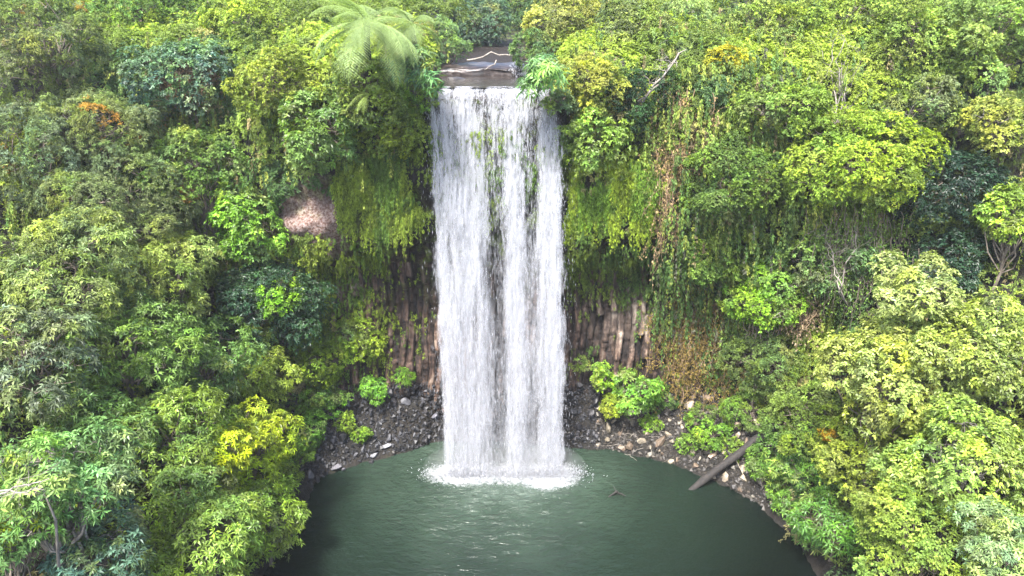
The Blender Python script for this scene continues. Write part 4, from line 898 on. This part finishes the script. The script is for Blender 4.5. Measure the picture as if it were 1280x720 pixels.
A_ = on_z(862, 614, -.12); B_ = at_depth(972, 536, 0); h = BVH.ray_cast(Vector(CAM), Vector(ray(972, 536)).normalized()); B_ = np.array(h[0]) + np.array([0, 0, .25])
root = empty('fallen_log', (A_ + B_) / 2); tag(root, 'dark fallen log lying from the right bank down into the pool', 'log')
lp = limb(A_, B_ + (B_ - A_) * .17, n=16, wig=.03, sag=.01); w = MB(); V, Fq = tube(lp, np.linspace(.14, .25, 16) * (1 + .1 * rng.normal(size=16)), 14)
V = V + .05 * fbm(V, 3, 5, 3)[:, None]; w.add(V, Fq)
for e_, s in ((0, -1), (15, 1)):   # splintered ends
    for _ in range(9):
        o_ = rng.normal(size=3) * .09; w.add(*tube(limb(lp[e_] + o_, lp[e_] + o_ + s * (lp[15] - lp[0]) / np.linalg.norm(lp[15] - lp[0]) * (.15 + .3 * rng.random()), n=3), [.07, .05, .008], 5))
link('log_trunk', w.mesh('log_trunk', True), DARKWOOD, root)
for i_, e in ((9, (.1, -.45, .35)), (6, (-.25, .3, .3)), (12, (0, -.3, .45))):
    w = MB(); w.add(*tube(limb(lp[i_], lp[i_] + np.array(e), n=5, wig=.2), np.linspace(.09, .03, 5), 7)); link('branch_stub', w.mesh('branch_stub', True), DARKWOOD, root)
q = on_z(770, 619, 0); w = MB()
w.add(*tube(limb(q + np.array([-.45, -.15, -.08]), q + np.array([.05, .05, .18]), n=6, wig=.25), np.linspace(.03, .045, 6), 6)); w.add(*tube(limb(q + np.array([.05, .05, .18]), q + np.array([.6, -.1, -.06]), n=6, wig=.25), np.linspace(.05, .02, 6), 6)); w.add(*tube(limb(q + np.array([.0, .0, .14]), q + np.array([-.1, .3, .3]), n=5, wig=.25), np.linspace(.03, .01, 5), 5))
tag(link('driftwood', w.mesh('driftwood', True), DARKWOOD), 'forked snag sticking out of the pool right of the falls', 'driftwood')
w = MB()
for _ in range(16):
    px_, py_ = 775 + 60 * rng.random(), 556 + 16 * rng.random(); q = on_z(px_, py_, 0); q[2] = max(drop(q[0], q[1]), 0) + .05; w.add(*tube(limb(q, q + np.array([rng.normal() * .5, -.5 * rng.random(), .05 - .1 * rng.random()]), n=5, wig=.3), np.linspace(.016, .006, 5), 4))
tag(link('twig_pile', w.mesh('twig_pile', True), PALE), 'thin bare twigs washed up at the waterline of the right bank', 'twigs')

# ------------------------------------------------------------------ spray and air
def volume(name, me, dens, col):
    m, out, N, L = mat(name); v = N('ShaderNodeVolumePrincipled'); v.inputs['Color'].default_value = (*col, 1); v.inputs['Density'].default_value = dens; v.inputs['Anisotropy'].default_value = .2
    L(v.outputs[0], out.inputs['Volume']); return tag(link(name, me, m), kind='stuff')
def ellipsoid(name, c, r_):
    bm = bmesh.new(); bmesh.ops.create_icosphere(bm, subdivisions=4, radius=1)
    for v in bm.verts: v.co = Vector((v.co.x * r_[0] + c[0], v.co.y * r_[1] + c[1], v.co.z * r_[2] + c[2]))
    me = bpy.data.meshes.new(name); bm.to_mesh(me); bm.free(); return me
for c_, r_, dn_ in (((-2.2, -.3, .4), (2.1, .7, 1.3), .13), ((-.1, -.3, .4), (1.7, .7, 1.1), .12), ((1.7, -.4, .4), (1.9, .8, 1.3), .13), ((-.4, -.5, .8), (3.3, 1.0, 4.2), .03)):
    volume('mist', ellipsoid('mist', c_, r_), dn_, (.95, .97, 1))
bm = bmesh.new(); bmesh.ops.create_cube(bm, size=1)
for v in bm.verts: v.co = Vector((v.co.x * 320, 20 + v.co.y * 320, 32 + v.co.z * 72))
me = bpy.data.meshes.new('haze'); bm.to_mesh(me); bm.free(); volume('haze', me, .0004, (.93, .96, 1))
# ------------------------------------------------------------------ light
SUN_EL, SUN_AZ = R(58), R(205)     # azimuth clockwise from +Y (behind the camera, a little to the left)
wd = bpy.data.worlds.new('World'); SC.world = wd; wd.use_nodes = True; nt = wd.node_tree
bg = nt.nodes['Background']; sky = nt.nodes.new('ShaderNodeTexSky'); sky.sky_type = 'NISHITA'; sky.sun_disc = False
sky.sun_elevation = SUN_EL; sky.sun_rotation = SUN_AZ; sky.dust_density = 3.0; sky.air_density = 1.0
nt.links.new(sky.outputs[0], bg.inputs[0]); bg.inputs[1].default_value = .15
sd = bpy.data.lights.new('sun', 'SUN'); sd.energy = 3.5; sd.angle = R(10); sd.color = (1, .965, .91)
so = bpy.data.objects.new('sun', sd); COL.objects.link(so)
dv = Vector((math.sin(SUN_AZ) * math.cos(SUN_EL), math.cos(SUN_AZ) * math.cos(SUN_EL), math.sin(SUN_EL)))
so.rotation_euler = dv.to_track_quat('Z', 'Y').to_euler()
vsn = SC.view_settings; vsn.view_transform = 'Standard'; vsn.look = 'None'; vsn.exposure = 2.5; vsn.gamma = 1
SC.cycles.use_denoising = True
SC.cycles.max_bounces = 8; SC.cycles.diffuse_bounces = 4; SC.cycles.transparent_max_bounces = 24
SC.cycles.transmission_bounces = 4; SC.cycles.glossy_bounces = 3; SC.cycles.volume_bounces = 0
